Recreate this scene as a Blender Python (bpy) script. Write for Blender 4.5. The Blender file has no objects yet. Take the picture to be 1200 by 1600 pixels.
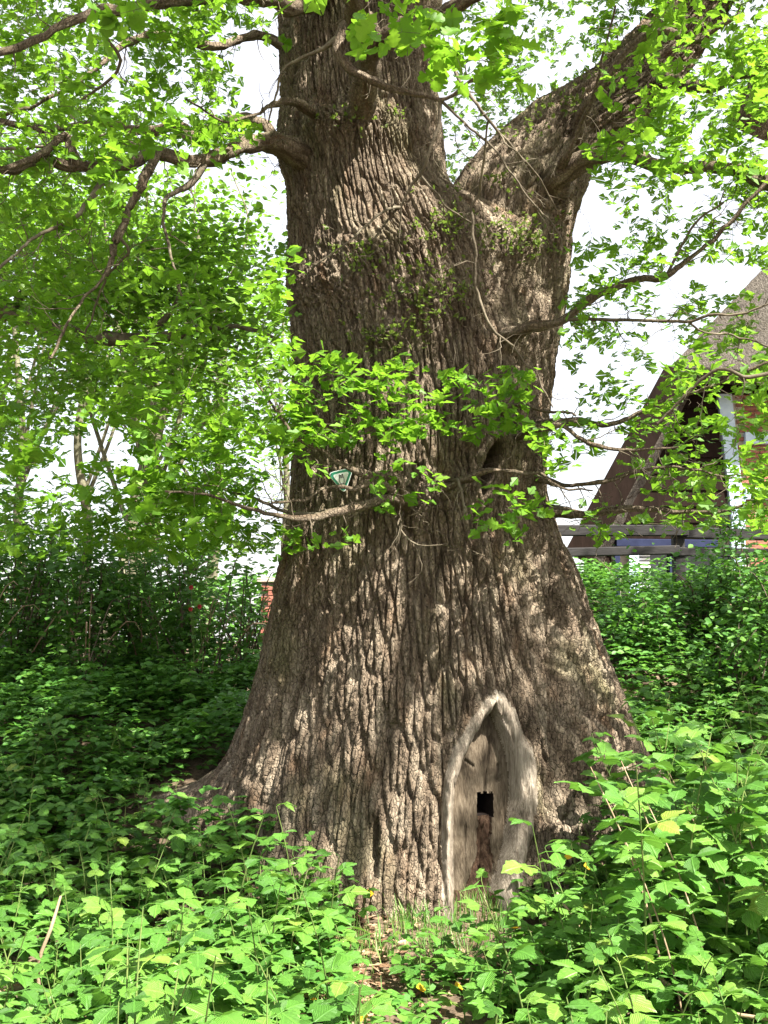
import bpy, bmesh, math, random
import numpy as np
from mathutils import Matrix, Vector

# ------------------------------------------------------------------ camera / world / sun / exposure
PITCH = math.radians(7.3); FPX = 1563.0; EYE = np.array([0.0, 0.0, 1.6])
SC = bpy.context.scene
COL = SC.collection
cam_d = bpy.data.cameras.new('camera'); cam_d.sensor_fit = 'HORIZONTAL'; cam_d.sensor_width = 36.0
cam_d.lens = 36.0 * FPX / 1200.0; cam_d.clip_start = 0.05; cam_d.clip_end = 2000
cam = bpy.data.objects.new('camera', cam_d); cam.location = EYE; cam.rotation_euler = (math.pi/2 + PITCH, 0, 0)
COL.objects.link(cam); SC.camera = cam

SUN_EL = math.radians(55); SUN_AZ = math.radians(43)      # azimuth measured from behind the camera to its right
SUN = Vector((math.sin(SUN_AZ)*math.cos(SUN_EL), -math.cos(SUN_AZ)*math.cos(SUN_EL), math.sin(SUN_EL)))
world = bpy.data.worlds.new('World'); SC.world = world; world.use_nodes = True
wn = world.node_tree.nodes; wl = world.node_tree.links; wn.clear()
w_out = wn.new('ShaderNodeOutputWorld'); w_bg = wn.new('ShaderNodeBackground')
w_sky = wn.new('ShaderNodeTexSky'); w_sky.sky_type = 'NISHITA'; w_sky.sun_disc = False
w_sky.sun_elevation = SUN_EL; w_sky.sun_rotation = math.atan2(SUN.x, SUN.y)
w_sky.dust_density = 4.0; w_sky.air_density = 1.0; w_sky.ozone_density = 1.0
w_mix = wn.new('ShaderNodeMix'); w_mix.data_type = 'RGBA'; w_mix.inputs[0].default_value = 0.62
w_mix.inputs[7].default_value = (4.3, 4.15, 4.05, 1)          # thin bright cloud veil over the whole sky
wl.new(w_sky.outputs[0], w_mix.inputs[6]); wl.new(w_mix.outputs[2], w_bg.inputs[0]); w_bg.inputs[1].default_value = 0.085
wl.new(w_bg.outputs[0], w_out.inputs[0])
sun_d = bpy.data.lights.new('sun', 'SUN'); sun_d.energy = 5.0; sun_d.angle = math.radians(0.55); sun_d.color = (1.0, 0.95, 0.86)
sun_o = bpy.data.objects.new('sun', sun_d); sun_o.rotation_euler = SUN.to_track_quat('Z', 'Y').to_euler(); sun_o.location = SUN*30
COL.objects.link(sun_o)
SC.view_settings.view_transform = 'Standard'; SC.view_settings.look = 'None'
SC.view_settings.exposure = 2.3; SC.view_settings.gamma = 1.0
SC.render.engine = 'CYCLES'
SC.cycles.max_bounces = 7; SC.cycles.diffuse_bounces = 4; SC.cycles.transmission_bounces = 4
SC.cycles.use_denoising = True
SC.cycles.sample_clamp_indirect = 8

rng = np.random.default_rng(7); random.seed(7)

# ------------------------------------------------------------------ maths helpers
CP, SP = math.cos(PITCH), math.sin(PITCH)
def P(px, py, Y):
    """world point at depth Y seen at photograph pixel (px, py)"""
    u = (px-600)/FPX; v = (800-py)/FPX
    dy = CP - v*SP; dz = SP + v*CP
    t = Y/dy
    return np.array([u*t, Y, EYE[2] + dz*t])
def proj(V):
    d = V - EYE
    dep = d[..., 1]*CP + d[..., 2]*SP
    up = -d[..., 1]*SP + d[..., 2]*CP
    return 600 + FPX*d[..., 0]/dep, 800 - FPX*up/dep, dep
def sstep(a, b, x):
    t = np.clip((x-a)/(b-a), 0, 1); return t*t*(3-2*t)
def hsh(ix, iy, s=0):
    h = (ix.astype(np.int64)*374761393 + iy.astype(np.int64)*668265263 + s*1442695041) & 0xFFFFFFFF
    h = ((h ^ (h >> 13))*1274126177) & 0xFFFFFFFF
    h = ((h ^ (h >> 16))*2246822519) & 0xFFFFFFFF
    return ((h ^ (h >> 15)) & 0xFFFFFF)/float(0x1000000)
def vnoise(x, y, s=0):
    ix = np.floor(x); iy = np.floor(y); fx = x-ix; fy = y-iy
    fx = fx*fx*(3-2*fx); fy = fy*fy*(3-2*fy)
    a = hsh(ix, iy, s); b = hsh(ix+1, iy, s); c = hsh(ix, iy+1, s); d = hsh(ix+1, iy+1, s)
    return (a*(1-fx)+b*fx)*(1-fy) + (c*(1-fx)+d*fx)*fy
def fbm(x, y, s=0, o=3):
    r = 0; a = .5
    for i in range(o):
        r = r + a*(vnoise(x, y, s+i*17)-.5)*2; x = x*2.03; y = y*2.03; a *= .5
    return r
def worley(x, y, s=0, jit=.9, ids=None):
    ix = np.floor(x); iy = np.floor(y)
    f1 = np.full(x.shape, 9.); f2 = np.full(x.shape, 9.)
    for dx in (-1, 0, 1):
        for dy in (-1, 0, 1):
            cx = ix+dx; cy = iy+dy
            px = cx+.5+(hsh(cx, cy, s)-.5)*jit; py = cy+.5+(hsh(cx, cy, s+5)-.5)*jit
            d = np.sqrt((px-x)**2+(py-y)**2)
            if ids is not None: ids[...] = np.where(d < f1, hsh(cx, cy, s+31), ids)
            nf1 = np.minimum(f1, d); f2 = np.minimum(np.maximum(f1, d), f2); f1 = nf1
    return f1, f2
def poly_sdf(px, py, poly):
    """signed distance to polygon, negative inside"""
    poly = np.array(poly, float); n = len(poly)
    d = np.full(px.shape, 1e9); ins = np.zeros(px.shape, bool)
    for i in range(n):
        a = poly[i]; b = poly[(i+1) % n]; e = b-a
        wx = px-a[0]; wy = py-a[1]
        t = np.clip((wx*e[0]+wy*e[1])/(e@e), 0, 1)
        d = np.minimum(d, np.hypot(wx-e[0]*t, wy-e[1]*t))
        c = ((a[1] > py) != (b[1] > py)) & (px < (b[0]-a[0])*(py-a[1])/((b[1]-a[1]) if b[1] != a[1] else 1e-9)+a[0])
        ins ^= c
    return np.where(ins, -d, d)
def line_d(px, py, pts):
    d = np.full(px.shape, 1e9)
    for a, b in zip(pts[:-1], pts[1:]):
        ex, ey = b[0]-a[0], b[1]-a[1]
        t = np.clip(((px-a[0])*ex+(py-a[1])*ey)/(ex*ex+ey*ey), 0, 1)
        d = np.minimum(d, np.hypot(px-a[0]-ex*t, py-a[1]-ey*t))
    return d
def unit(v):
    return v/np.maximum(np.linalg.norm(v, axis=-1, keepdims=True), 1e-9)

# ------------------------------------------------------------------ mesh / object helpers
def mesh_np(name, V, F, tint=None, uv=None, smooth=False):
    me = bpy.data.meshes.new(name)
    V = np.ascontiguousarray(V, np.float32); F = np.ascontiguousarray(F, np.int32)
    n, k = F.shape
    me.vertices.add(len(V)); me.vertices.foreach_set('co', V.ravel())
    me.loops.add(n*k); me.loops.foreach_set('vertex_index', F.ravel())
    me.polygons.add(n); me.polygons.foreach_set('loop_start', np.arange(0, n*k, k, dtype=np.int32))
    if smooth: me.polygons.foreach_set('use_smooth', np.ones(n, bool))
    if uv is not None:
        l = me.uv_layers.new(name='UVMap'); l.data.foreach_set('uv', np.ascontiguousarray(uv[F.ravel()], np.float32).ravel())
    if tint is not None:
        a = me.attributes.new('tint', 'FLOAT', 'FACE'); a.data.foreach_set('value', np.ascontiguousarray(tint, np.float32))
    me.update(calc_edges=True)
    return me
def tag(o, label=None, cat=None, group=None, kind=None):
    if label: o['label'] = label
    if cat: o['category'] = cat
    if group: o['group'] = group
    if kind: o['kind'] = kind
    return o
def empty(name, loc, label, cat, group=None, rz=0):
    o = bpy.data.objects.new(name, None); o.location = loc; o.rotation_euler = (0, 0, rz); o.empty_display_size = .1
    COL.objects.link(o); return tag(o, label, cat, group)
def link(name, me, mat=None, parent=None, loc=None):
    if mat is not None and not me.materials: me.materials.append(mat)
    o = bpy.data.objects.new(name, me); COL.objects.link(o)
    if parent is not None: o.parent = parent
    if loc is not None: o.location = loc
    return o
def wpart(name, V, F, mat, parent, base, **kw):
    """part built from world coordinates under a parent whose world origin is base"""
    return link(name, mesh_np(name, np.asarray(V)-np.asarray(base), F, **kw), mat, parent)
class MB:
    """collects boxes / prisms as quads-and-ngons through from_pydata"""
    def __init__(s): s.v = []; s.f = []
    def hexa(s, c):
        b = len(s.v); s.v += [tuple(p) for p in c]
        s.f += [tuple(b+i for i in q) for q in ((0, 3, 2, 1), (4, 5, 6, 7), (0, 1, 5, 4), (1, 2, 6, 5), (2, 3, 7, 6), (3, 0, 4, 7))]
    def box(s, x0, x1, y0, y1, z0, z1):
        s.hexa([(x0, y0, z0), (x1, y0, z0), (x1, y1, z0), (x0, y1, z0), (x0, y0, z1), (x1, y0, z1), (x1, y1, z1), (x0, y1, z1)])
    def beam(s, a, b, w, d):
        """beam of width w (across, in the xz plane) and depth d (y) from a to b"""
        a = np.array(a, float); b = np.array(b, float); t = unit(b-a); n = unit(np.cross(t, (0, 1, 0)))*w/2; y = np.array((0, d/2, 0))
        s.hexa([a-n-y, a+n-y, a+n+y, a-n+y, b-n-y, b+n-y, b+n+y, b-n+y])
    def prism(s, pts, d):
        """extrude planar polygon pts by vector d"""
        b = len(s.v); n = len(pts); d = np.array(d)
        s.v += [tuple(p) for p in pts]+[tuple(np.array(p)+d) for p in pts]
        s.f += [tuple(range(b, b+n)), tuple(range(b+2*n-1, b+n-1, -1))]
        s.f += [(b+i, b+n+i, b+n+(i+1) % n, b+(i+1) % n) for i in range(n)]
    def build(s, name, mat, parent=None, base=(0, 0, 0), bevel=0):
        me = bpy.data.meshes.new(name); me.from_pydata([tuple(np.array(v)-np.array(base)) for v in s.v], [], s.f)
        bm = bmesh.new(); bm.from_mesh(me); bmesh.ops.recalc_face_normals(bm, faces=bm.faces)
        if bevel: bmesh.ops.bevel(bm, geom=list(bm.edges), offset=bevel, segments=1, affect='EDGES')
        bm.to_mesh(me); bm.free()
        return link(name, me, mat, parent)

def smooth_path(pts, step=.04):
    """Catmull-Rom through (x,y,z,r) rows"""
    p = np.array(pts, float)
    p = np.vstack([2*p[0]-p[1], p, 2*p[-1]-p[-2]]); out = []
    for i in range(1, len(p)-2):
        L = np.linalg.norm(p[i+1][:3]-p[i][:3]); n = max(2, int(L/step))
        t = np.linspace(0, 1, n, endpoint=False)[:, None]
        a, b, c, d = p[i-1], p[i], p[i+1], p[i+2]
        out.append(.5*((2*b)+(-a+c)*t+(2*a-5*b+4*c-d)*t**2+(-a+3*b-3*c+d)*t**3))
    out.append(p[-2][None]); q = np.vstack(out); q[:, 3] = np.maximum(q[:, 3], .0012); return q
def tube(q, k=6):
    """tube along rows (x,y,z,r) -> V, F"""
    c = q[:, :3]; n = len(c)
    t = unit(np.gradient(c, axis=0)); ref = np.array([.13, .3, 1.]) if abs(t[0, 2]) < .85 else np.array([1., .2, .1])
    a = unit(np.cross(t, ref)); b = np.cross(t, a)
    th = np.arange(k)*2*math.pi/k
    V = c[:, None]+q[:, 3][:, None, None]*(a[:, None]*np.cos(th)[None, :, None]+b[:, None]*np.sin(th)[None, :, None])
    V = V.reshape(-1, 3)
    i = np.arange(n-1)[:, None]*k; j = np.arange(k)[None]; j2 = (j+1) % k
    F = np.stack([i+j, i+j2, i+k+j2, i+k+j], -1).reshape(-1, 4)
    return V, F
class Bag:
    def __init__(s): s.V = []; s.F = []; s.n = 0
    def add(s, V, F): s.V.append(V); s.F.append(F+s.n); s.n += len(V)
    def get(s): return np.vstack(s.V), np.vstack(s.F)

# ------------------------------------------------------------------ materials
def new_mat(name):
    m = bpy.data.materials.new(name); m.use_nodes = True; nt = m.node_tree; nt.nodes.clear(); return m, nt.nodes, nt.links
def ramp(n, stops):
    r = n.new('ShaderNodeValToRGB'); e = r.color_ramp.elements
    while len(e) < len(stops): e.new(.5)
    for x, (p, c) in zip(e, stops): x.position = p; x.color = (*c, 1)
    return r
def leaf_mat(name, stops, trans=.42, tcol=(.30, .50, .04), rough=.5):
    m, n, l = new_mat(name)
    out = n.new('ShaderNodeOutputMaterial'); at = n.new('ShaderNodeAttribute'); at.attribute_name = 'tint'
    oi = n.new('ShaderNodeObjectInfo'); ad = n.new('ShaderNodeMath'); ad.operation = 'ADD'; fr = n.new('ShaderNodeMath'); fr.operation = 'FRACT'
    l.new(at.outputs['Fac'], ad.inputs[0]); l.new(oi.outputs['Random'], ad.inputs[1]); l.new(ad.outputs[0], fr.inputs[0])
    r = ramp(n, stops); l.new(fr.outputs[0], r.inputs[0])
    tc = n.new('ShaderNodeTexCoord'); nz = n.new('ShaderNodeTexNoise'); nz.inputs['Scale'].default_value = 40; nz.inputs['Detail'].default_value = 2
    l.new(tc.outputs['Object'], nz.inputs['Vector'])
    hs = n.new('ShaderNodeHueSaturation'); mr = n.new('ShaderNodeMapRange'); mr.inputs[3].default_value = .8; mr.inputs[4].default_value = 1.2
    l.new(nz.outputs[0], mr.inputs[0]); l.new(mr.outputs[0], hs.inputs['Value']); l.new(r.outputs[0], hs.inputs['Color'])
    b = n.new('ShaderNodeBsdfPrincipled'); b.inputs['Roughness'].default_value = rough; b.inputs['Specular IOR Level'].default_value = .35
    t = n.new('ShaderNodeBsdfTranslucent'); mx = n.new('ShaderNodeMixShader'); mx.inputs[0].default_value = trans
    mc = n.new('ShaderNodeMix'); mc.data_type = 'RGBA'; mc.inputs[0].default_value = .6; mc.inputs[7].default_value = (*tcol, 1)
    l.new(hs.outputs[0], b.inputs['Base Color']); l.new(hs.outputs[0], mc.inputs[6]); l.new(mc.outputs[2], t.inputs[0])
    l.new(b.outputs[0], mx.inputs[1]); l.new(t.outputs[0], mx.inputs[2]); l.new(mx.outputs[0], out.inputs[0])
    return m
def surf_mat(name, stops, scale=6., coord='Object', stretch=(1, 1, 1), rough=.85, bump=.4, bscale=60., bdist=.01, detail=6, spec=.2):
    m, n, l = new_mat(name)
    out = n.new('ShaderNodeOutputMaterial'); b = n.new('ShaderNodeBsdfPrincipled'); tc = n.new('ShaderNodeTexCoord'); mp = n.new('ShaderNodeMapping')
    mp.inputs['Scale'].default_value = stretch; l.new(tc.outputs[coord], mp.inputs[0])
    nz = n.new('ShaderNodeTexNoise'); nz.inputs['Scale'].default_value = scale; nz.inputs['Detail'].default_value = detail; nz.inputs['Roughness'].default_value = .65
    l.new(mp.outputs[0], nz.inputs['Vector']); r = ramp(n, stops); l.new(nz.outputs[0], r.inputs[0]); l.new(r.outputs[0], b.inputs['Base Color'])
    b.inputs['Roughness'].default_value = rough; b.inputs['Specular IOR Level'].default_value = spec
    if bump:
        n2 = n.new('ShaderNodeTexNoise'); n2.inputs['Scale'].default_value = bscale; n2.inputs['Detail'].default_value = 5
        l.new(mp.outputs[0], n2.inputs['Vector']); bp = n.new('ShaderNodeBump'); bp.inputs['Strength'].default_value = bump; bp.inputs['Distance'].default_value = bdist
        l.new(n2.outputs[0], bp.inputs['Height']); l.new(bp.outputs[0], b.inputs['Normal'])
    l.new(b.outputs[0], out.inputs[0]); return m

def bark_mat():
    m, n, l = new_mat('oak_bark')
    out = n.new('ShaderNodeOutputMaterial'); b = n.new('ShaderNodeBsdfPrincipled'); tc = n.new('ShaderNodeTexCoord')
    def noise(scale, st, detail=5, rg=.6):
        mp = n.new('ShaderNodeMapping'); mp.inputs['Scale'].default_value = st; l.new(tc.outputs['UV'], mp.inputs[0])
        z = n.new('ShaderNodeTexNoise'); z.inputs['Scale'].default_value = scale; z.inputs['Detail'].default_value = detail; z.inputs['Roughness'].default_value = rg
        l.new(mp.outputs[0], z.inputs['Vector']); return z
    a = noise(14, (1, .22, 1)); r1 = ramp(n, [(.30, (.070, .051, .034)), (.48, (.142, .108, .076)), (.66, (.255, .208, .153))])
    l.new(a.outputs[0], r1.inputs[0])
    c = noise(2.2, (1, .5, 1), 4); r2 = ramp(n, [(.52, (0, 0, 0)), (.70, (1, 1, 1))]); l.new(c.outputs[0], r2.inputs[0])
    m1 = n.new('ShaderNodeMix'); m1.data_type = 'RGBA'; m1.inputs[7].default_value = (.125, .125, .055, 1)     # algae green
    f1 = n.new('ShaderNodeMath'); f1.operation = 'MULTIPLY'; f1.inputs[1].default_value = .55; l.new(r2.outputs[0], f1.inputs[0]); l.new(f1.outputs[0], m1.inputs[0]); l.new(r1.outputs[0], m1.inputs[6])
    d = noise(7, (1, .3, 1), 5); r3 = ramp(n, [(.55, (0, 0, 0)), (.72, (1, 1, 1))]); l.new(d.outputs[0], r3.inputs[0])
    m2 = n.new('ShaderNodeMix'); m2.data_type = 'RGBA'; m2.inputs[7].default_value = (.165, .095, .052, 1)     # rusty inner bark
    f2 = n.new('ShaderNodeMath'); f2.operation = 'MULTIPLY'; f2.inputs[1].default_value = .6; l.new(r3.outputs[0], f2.inputs[0]); l.new(f2.outputs[0], m2.inputs[0]); l.new(m1.outputs[2], m2.inputs[6])
    g = noise(95, (1, .6, 1), 3); r4 = ramp(n, [(.35, (.72, .72, .72)), (.65, (1.18, 1.18, 1.18))]); l.new(g.outputs[0], r4.inputs[0])
    m3 = n.new('ShaderNodeMix'); m3.data_type = 'RGBA'; m3.blend_type = 'MULTIPLY'; m3.inputs[0].default_value = 1; l.new(m2.outputs[2], m3.inputs[6]); l.new(r4.outputs[0], m3.inputs[7])
    l.new(m3.outputs[2], b.inputs['Base Color']); b.inputs['Roughness'].default_value = .9; b.inputs['Specular IOR Level'].default_value = .15
    # fine relief: small cracks and grain
    mp = n.new('ShaderNodeMapping'); mp.inputs['Scale'].default_value = (1, 1, .42); l.new(tc.outputs['Object'], mp.inputs[0])
    wz = noise(30, (1, 1, 1), 3); va = n.new('ShaderNodeMixRGB'); va.blend_type = 'ADD'; va.inputs[0].default_value = .02; l.new(mp.outputs[0], va.inputs[1]); l.new(wz.outputs[1], va.inputs[2])
    vo = n.new('ShaderNodeTexVoronoi'); vo.feature = 'DISTANCE_TO_EDGE'; vo.inputs['Scale'].default_value = 42; l.new(va.outputs[0], vo.inputs['Vector'])
    rr = ramp(n, [(0, (0, 0, 0)), (.14, (1, 1, 1))]); l.new(vo.outputs[0], rr.inputs[0])
    h2 = noise(140, (1, .5, 1), 4)
    ma = n.new('ShaderNodeMath'); ma.operation = 'MULTIPLY_ADD'; ma.inputs[1].default_value = .8; l.new(h2.outputs[0], ma.inputs[0]); l.new(rr.outputs[0], ma.inputs[2])
    bp = n.new('ShaderNodeBump'); bp.inputs['Strength'].default_value = 1; bp.inputs['Distance'].default_value = .010; l.new(ma.outputs[0], bp.inputs['Height']); l.new(bp.outputs[0], b.inputs['Normal'])
    l.new(b.outputs[0], out.inputs[0]); return m

M = {}
M['bark'] = bark_mat()
def wood_mat(name, stops, streak, grain, bumpd):
    """weathered bare wood: broad tone patches, fine vertical grain and thin checks"""
    m, n, l = new_mat(name)
    out = n.new('ShaderNodeOutputMaterial'); b = n.new('ShaderNodeBsdfPrincipled'); tc = n.new('ShaderNodeTexCoord')
    def nz(sc, st, det=4):
        mp = n.new('ShaderNodeMapping'); mp.inputs['Scale'].default_value = st; l.new(tc.outputs['Object'], mp.inputs[0]); z = n.new('ShaderNodeTexNoise'); z.inputs['Scale'].default_value = sc; z.inputs['Detail'].default_value = det; z.inputs['Roughness'].default_value = .7; l.new(mp.outputs[0], z.inputs['Vector']); return z
    a = nz(streak, (1, 1, .14)); g = nz(grain, (1, 1, .05), 3); c = nz(7, (1, 1, .6), 3)
    mx = n.new('ShaderNodeMath'); mx.operation = 'MULTIPLY_ADD'; mx.inputs[1].default_value = .5; l.new(g.outputs[0], mx.inputs[0])
    m2 = n.new('ShaderNodeMath'); m2.operation = 'MULTIPLY_ADD'; m2.inputs[1].default_value = .35; l.new(a.outputs[0], m2.inputs[0])
    m3 = n.new('ShaderNodeMath'); m3.operation = 'MULTIPLY'; m3.inputs[1].default_value = .25; l.new(c.outputs[0], m3.inputs[0]); l.new(m3.outputs[0], m2.inputs[2]); l.new(m2.outputs[0], mx.inputs[2])
    r = ramp(n, stops); l.new(mx.outputs[0], r.inputs[0]); l.new(r.outputs[0], b.inputs['Base Color']); b.inputs['Roughness'].default_value = .85; b.inputs['Specular IOR Level'].default_value = .15
    bp = n.new('ShaderNodeBump'); bp.inputs['Strength'].default_value = 1; bp.inputs['Distance'].default_value = bumpd; l.new(mx.outputs[0], bp.inputs['Height']); l.new(bp.outputs[0], b.inputs['Normal'])
    l.new(b.outputs[0], out.inputs[0]); return m
M['callus'] = wood_mat('callus_wood', [(.40, (.068, .051, .037)), (.53, (.185, .153, .118)), (.68, (.32, .277, .222))], 30, 130, .02)
M['panel'] = wood_mat('bare_wood', [(.40, (.024, .017, .011)), (.53, (.072, .055, .037)), (.68, (.14, .112, .08))], 26, 110, .014)
M['lining'] = wood_mat('painted_hole_shade', [(.4, (.006, .004, .003)), (.6, (.014, .009, .007))], 30, 90, .01)  # near-black colour painted in for the shade inside the square hole
M['rot'] = wood_mat('rotten_wood', [(.40, (.02, .011, .008)), (.54, (.062, .036, .023)), (.68, (.13, .085, .055))], 40, 90, .03)
M['branch'] = surf_mat('branch_bark', [(.3, (.055, .045, .032)), (.5, (.11, .09, .062)), (.7, (.20, .18, .13))], 9, bump=.7, bscale=55, bdist=.01)
M['twig'] = surf_mat('twig_bark', [(.3, (.05, .04, .027)), (.55, (.11, .09, .062)), (.75, (.21, .18, .13))], 7, bump=.5)
M['bgtrunk'] = surf_mat('far_trunk_bark', [(.3, (.06, .055, .035)), (.5, (.12, .11, .07)), (.7, (.20, .19, .13))], 5, bump=.6, bscale=18, bdist=.03)
M['oakleaf'] = leaf_mat('oak_leaf', [(0, (.070, .165, .014)), (.5, (.095, .225, .018)), (1, (.15, .27, .025))], .5, (.26, .50, .03))
M['oakleaf_big'] = leaf_mat('oak_leaf_near', [(0, (.085, .20, .016)), (.5, (.11, .25, .02)), (1, (.16, .29, .028))], .5, (.28, .52, .03))
M['bgleaf'] = leaf_mat('far_leaf', [(0, (.050, .125, .014)), (.6, (.08, .185, .018)), (1, (.13, .235, .03))], .5, (.22, .44, .03))
M['paleleaf'] = leaf_mat('pale_leaf', [(0, (.12, .21, .045)), (1, (.19, .29, .08))], .5, (.3, .45, .10))
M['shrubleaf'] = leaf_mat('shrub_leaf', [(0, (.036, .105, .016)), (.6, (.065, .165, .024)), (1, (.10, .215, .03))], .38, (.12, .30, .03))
M['bramble'] = leaf_mat('bramble_leaf', [(0, (.062, .165, .026)), (.35, (.10, .25, .036)), (.7, (.13, .29, .042)), (.97, (.17, .32, .05)), (1, (.23, .32, .05))], .34, (.18, .40, .04), .45)
def add_veins(m):
    n, l = m.node_tree.nodes, m.node_tree.links; uv = n.new('ShaderNodeUVMap'); sp_ = n.new('ShaderNodeSeparateXYZ'); l.new(uv.outputs[0], sp_.inputs[0])
    def mth(op, a, b):
        q = n.new('ShaderNodeMath'); q.operation = op
        for i, v in enumerate((a, b)):
            if v is None: continue
            if isinstance(v, (int, float)): q.inputs[i].default_value = v
            else: l.new(v, q.inputs[i])
        return q.outputs[0]
    ph_ = mth('MULTIPLY', mth('SUBTRACT', sp_.outputs[0], mth('MULTIPLY', sp_.outputs[1], .75)), 44.)
    w = mth('POWER', mth('ABSOLUTE', mth('SINE', ph_, None), None), .6)            # creased at each side vein
    mid = mth('MINIMUM', mth('MULTIPLY', sp_.outputs[1], 14.), 1.)
    h = mth('MINIMUM', w, mid)
    bp = n.new('ShaderNodeBump'); bp.inputs['Strength'].default_value = .9; bp.inputs['Distance'].default_value = .004; l.new(h, bp.inputs['Height'])
    for x in n:
        if x.type in ('BSDF_PRINCIPLED', 'BSDF_TRANSLUCENT'): l.new(bp.outputs[0], x.inputs['Normal'])
add_veins(M['bramble'])
M['cover'] = leaf_mat('cover_leaf', [(0, (.045, .135, .02)), (.6, (.075, .20, .03)), (1, (.12, .25, .038))], .36, (.14, .34, .03))
M['moss'] = leaf_mat('sprig_leaf', [(0, (.085, .115, .022)), (.6, (.12, .18, .03)), (1, (.15, .15, .045))], .4, (.2, .32, .04))
M['grass'] = leaf_mat('grass_blade', [(0, (.07, .17, .03)), (.7, (.11, .22, .04)), (1, (.26, .24, .11))], .35, (.2, .36, .06))
M['stem'] = surf_mat('green_stem', [(.35, (.06, .11, .025)), (.65, (.13, .16, .045))], 8, bump=0)
M['cane'] = surf_mat('dry_cane', [(.3, (.17, .11, .065)), (.7, (.36, .27, .18))], 12, bump=.3)
M['litter'] = leaf_mat('dead_leaf', [(0, (.11, .06, .035)), (.5, (.22, .135, .08)), (1, (.36, .26, .17))], .15, (.3, .2, .1))
M['yellow'] = leaf_mat('yellow_leaf', [(0, (.55, .30, .01)), (1, (.68, .44, .03))], .3, (.7, .45, .03))
M['soil'] = surf_mat('forest_soil', [(.3, (.045, .032, .022)), (.5, (.09, .065, .042)), (.72, (.17, .125, .08))], 9, bump=.8, bscale=30, bdist=.03)

# ------------------------------------------------------------------ ground
def G(x, y):
    x = np.asarray(x, float); y = np.asarray(y, float)
    s = np.logaddexp(0, (y-6.05)/.35)*.35
    w = sstep(-.6, 2.0, x)
    a = (.38+.03*w)*s; p = 1.0+1.1*w
    z = -np.logaddexp(-5*a, -5*p)/5 + np.log(2)/5*np.exp(-4*np.abs(a-p)*0)*0
    z = z + .16*np.exp(-((a)/.25)**2)*0
    return z + .05*fbm(x*.9, y*.9, 3)*sstep(60, 20, np.abs(y)) + .015*fbm(x*5, y*5, 9)*sstep(30, 12, np.abs(y))
def axis_grid(n, lim, p):
    t = np.linspace(-1, 1, n); return np.sign(t)*np.abs(t)**p*lim
gx = axis_grid(180, 400, 4.2); gy = 6+axis_grid(210, 400, 4.2)
XX, YY = np.meshgrid(gx, gy); ZZ = G(XX, YY)
nx, ny = len(gx), len(gy); ii = np.arange(ny-1)[:, None]*nx+np.arange(nx-1)[None]
gF = np.stack([ii, ii+1, ii+nx+1, ii+nx], -1).reshape(-1, 4)
ground = link('ground', mesh_np('ground', np.stack([XX, YY, ZZ], -1).reshape(-1, 3), gF, smooth=True), M['soil']); ground['kind'] = 'structure'

# ------------------------------------------------------------------ the oak
YC = 7.2
ob = np.array([.28, YC, float(G(.28, YC))])
oak = empty('oak_tree', ob, 'huge old oak with deeply furrowed flared trunk and a pointed door-shaped scar at its foot', 'tree')
# silhouette table: photograph row, left edge, axis, right edge, depth radius
prof = np.array([(-190, 440, 545, 648, .50), (-60, 440, 548, 655, .52), (0, 440, 550, 660, .53), (100, 443, 556, 672, .56), (200, 447, 564, 684, .60), (290, 454, 572, 692, .63),
    (325, 456, 577, 712, .67), (345, 457, 582, 760, .71), (370, 457, 588, 842, .75), (400, 458, 595, 884, .79), (450, 459, 612, 884, .83), (500, 460, 630, 873, .85),
    (560, 462, 642, 862, .87), (640, 464, 652, 852, .88), (700, 463, 655, 848, .88), (780, 458, 655, 848, .90), (850, 448, 658, 872, .93), (900, 438, 660, 891, .95),
    (1000, 420, 664, 927, 1.0), (1050, 409, 666, 947, 1.03), (1100, 396, 668, 964, 1.06), (1150, 382, 668, 980, 1.09), (1200, 368, 668, 993, 1.13), (1260, 356, 668, 1008, 1.17),
    (1330, 346, 668, 1018, 1.24), (1430, 338, 668, 1026, 1.32), (1560, 332, 668, 1030, 1.36)], float)
pz = np.array([P(600, r[0], YC)[2] for r in prof])
pxl = np.array([P(r[1], r[0], YC)[0] for r in prof]); pxc = np.array([P(r[2], r[0], YC)[0] for r in prof]); pxr = np.array([P(r[3], r[0], YC)[0] for r in prof])
def ptab(z, v):
    return np.interp(z, pz[::-1], v[::-1])
def gsm(a, s):
    k = np.exp(-.5*(np.arange(-3*s, 3*s+1)/s)**2); k /= k.sum()
    return np.convolve(np.pad(a, 3*s, mode='edge'), k, 'valid')
NZ = 790
zs = np.linspace(pz[-1], pz[0], NZ)
al = gsm(ptab(zs, pxc-pxl), 7); ar = gsm(ptab(zs, pxr-pxc), 7); cx = gsm(ptab(zs, pxc), 7); bd = gsm(ptab(zs, prof[:, 4]), 7)
th_f = np.concatenate([np.linspace(-118, 1, 285)[:-1], np.linspace(1, 36, 205)[:-1], np.linspace(36, 118, 192)]); th_b = np.linspace(118, 242, 72)[1:-1]
TH = np.radians(np.concatenate([th_f, th_b])); NT = len(TH)
T, Z = np.meshgrid(TH, zs)
A = np.where(np.sin(T) < 0, al[:, None], ar[:, None]); B = bd[:, None]
R = 1/np.sqrt((np.sin(T)/A)**2+(np.cos(T)/B)**2)
def wrap(a): return (a+math.pi) % (2*math.pi)-math.pi
def lobe(deg, wid, amp, z0, fall):
    return amp*np.exp(-(wrap(T-math.radians(deg))/math.radians(wid))**2)*np.exp(-np.maximum(Z-z0, 0)/fall)*(1+0*Z)
R += lobe(-96, 11, .62, .46, .11) + lobe(-93, 24, .20, .42, .30)          # left surface root
R += lobe(84, 13, .36, .46, .13) + lobe(80, 22, .12, .42, .4)             # right root
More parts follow.
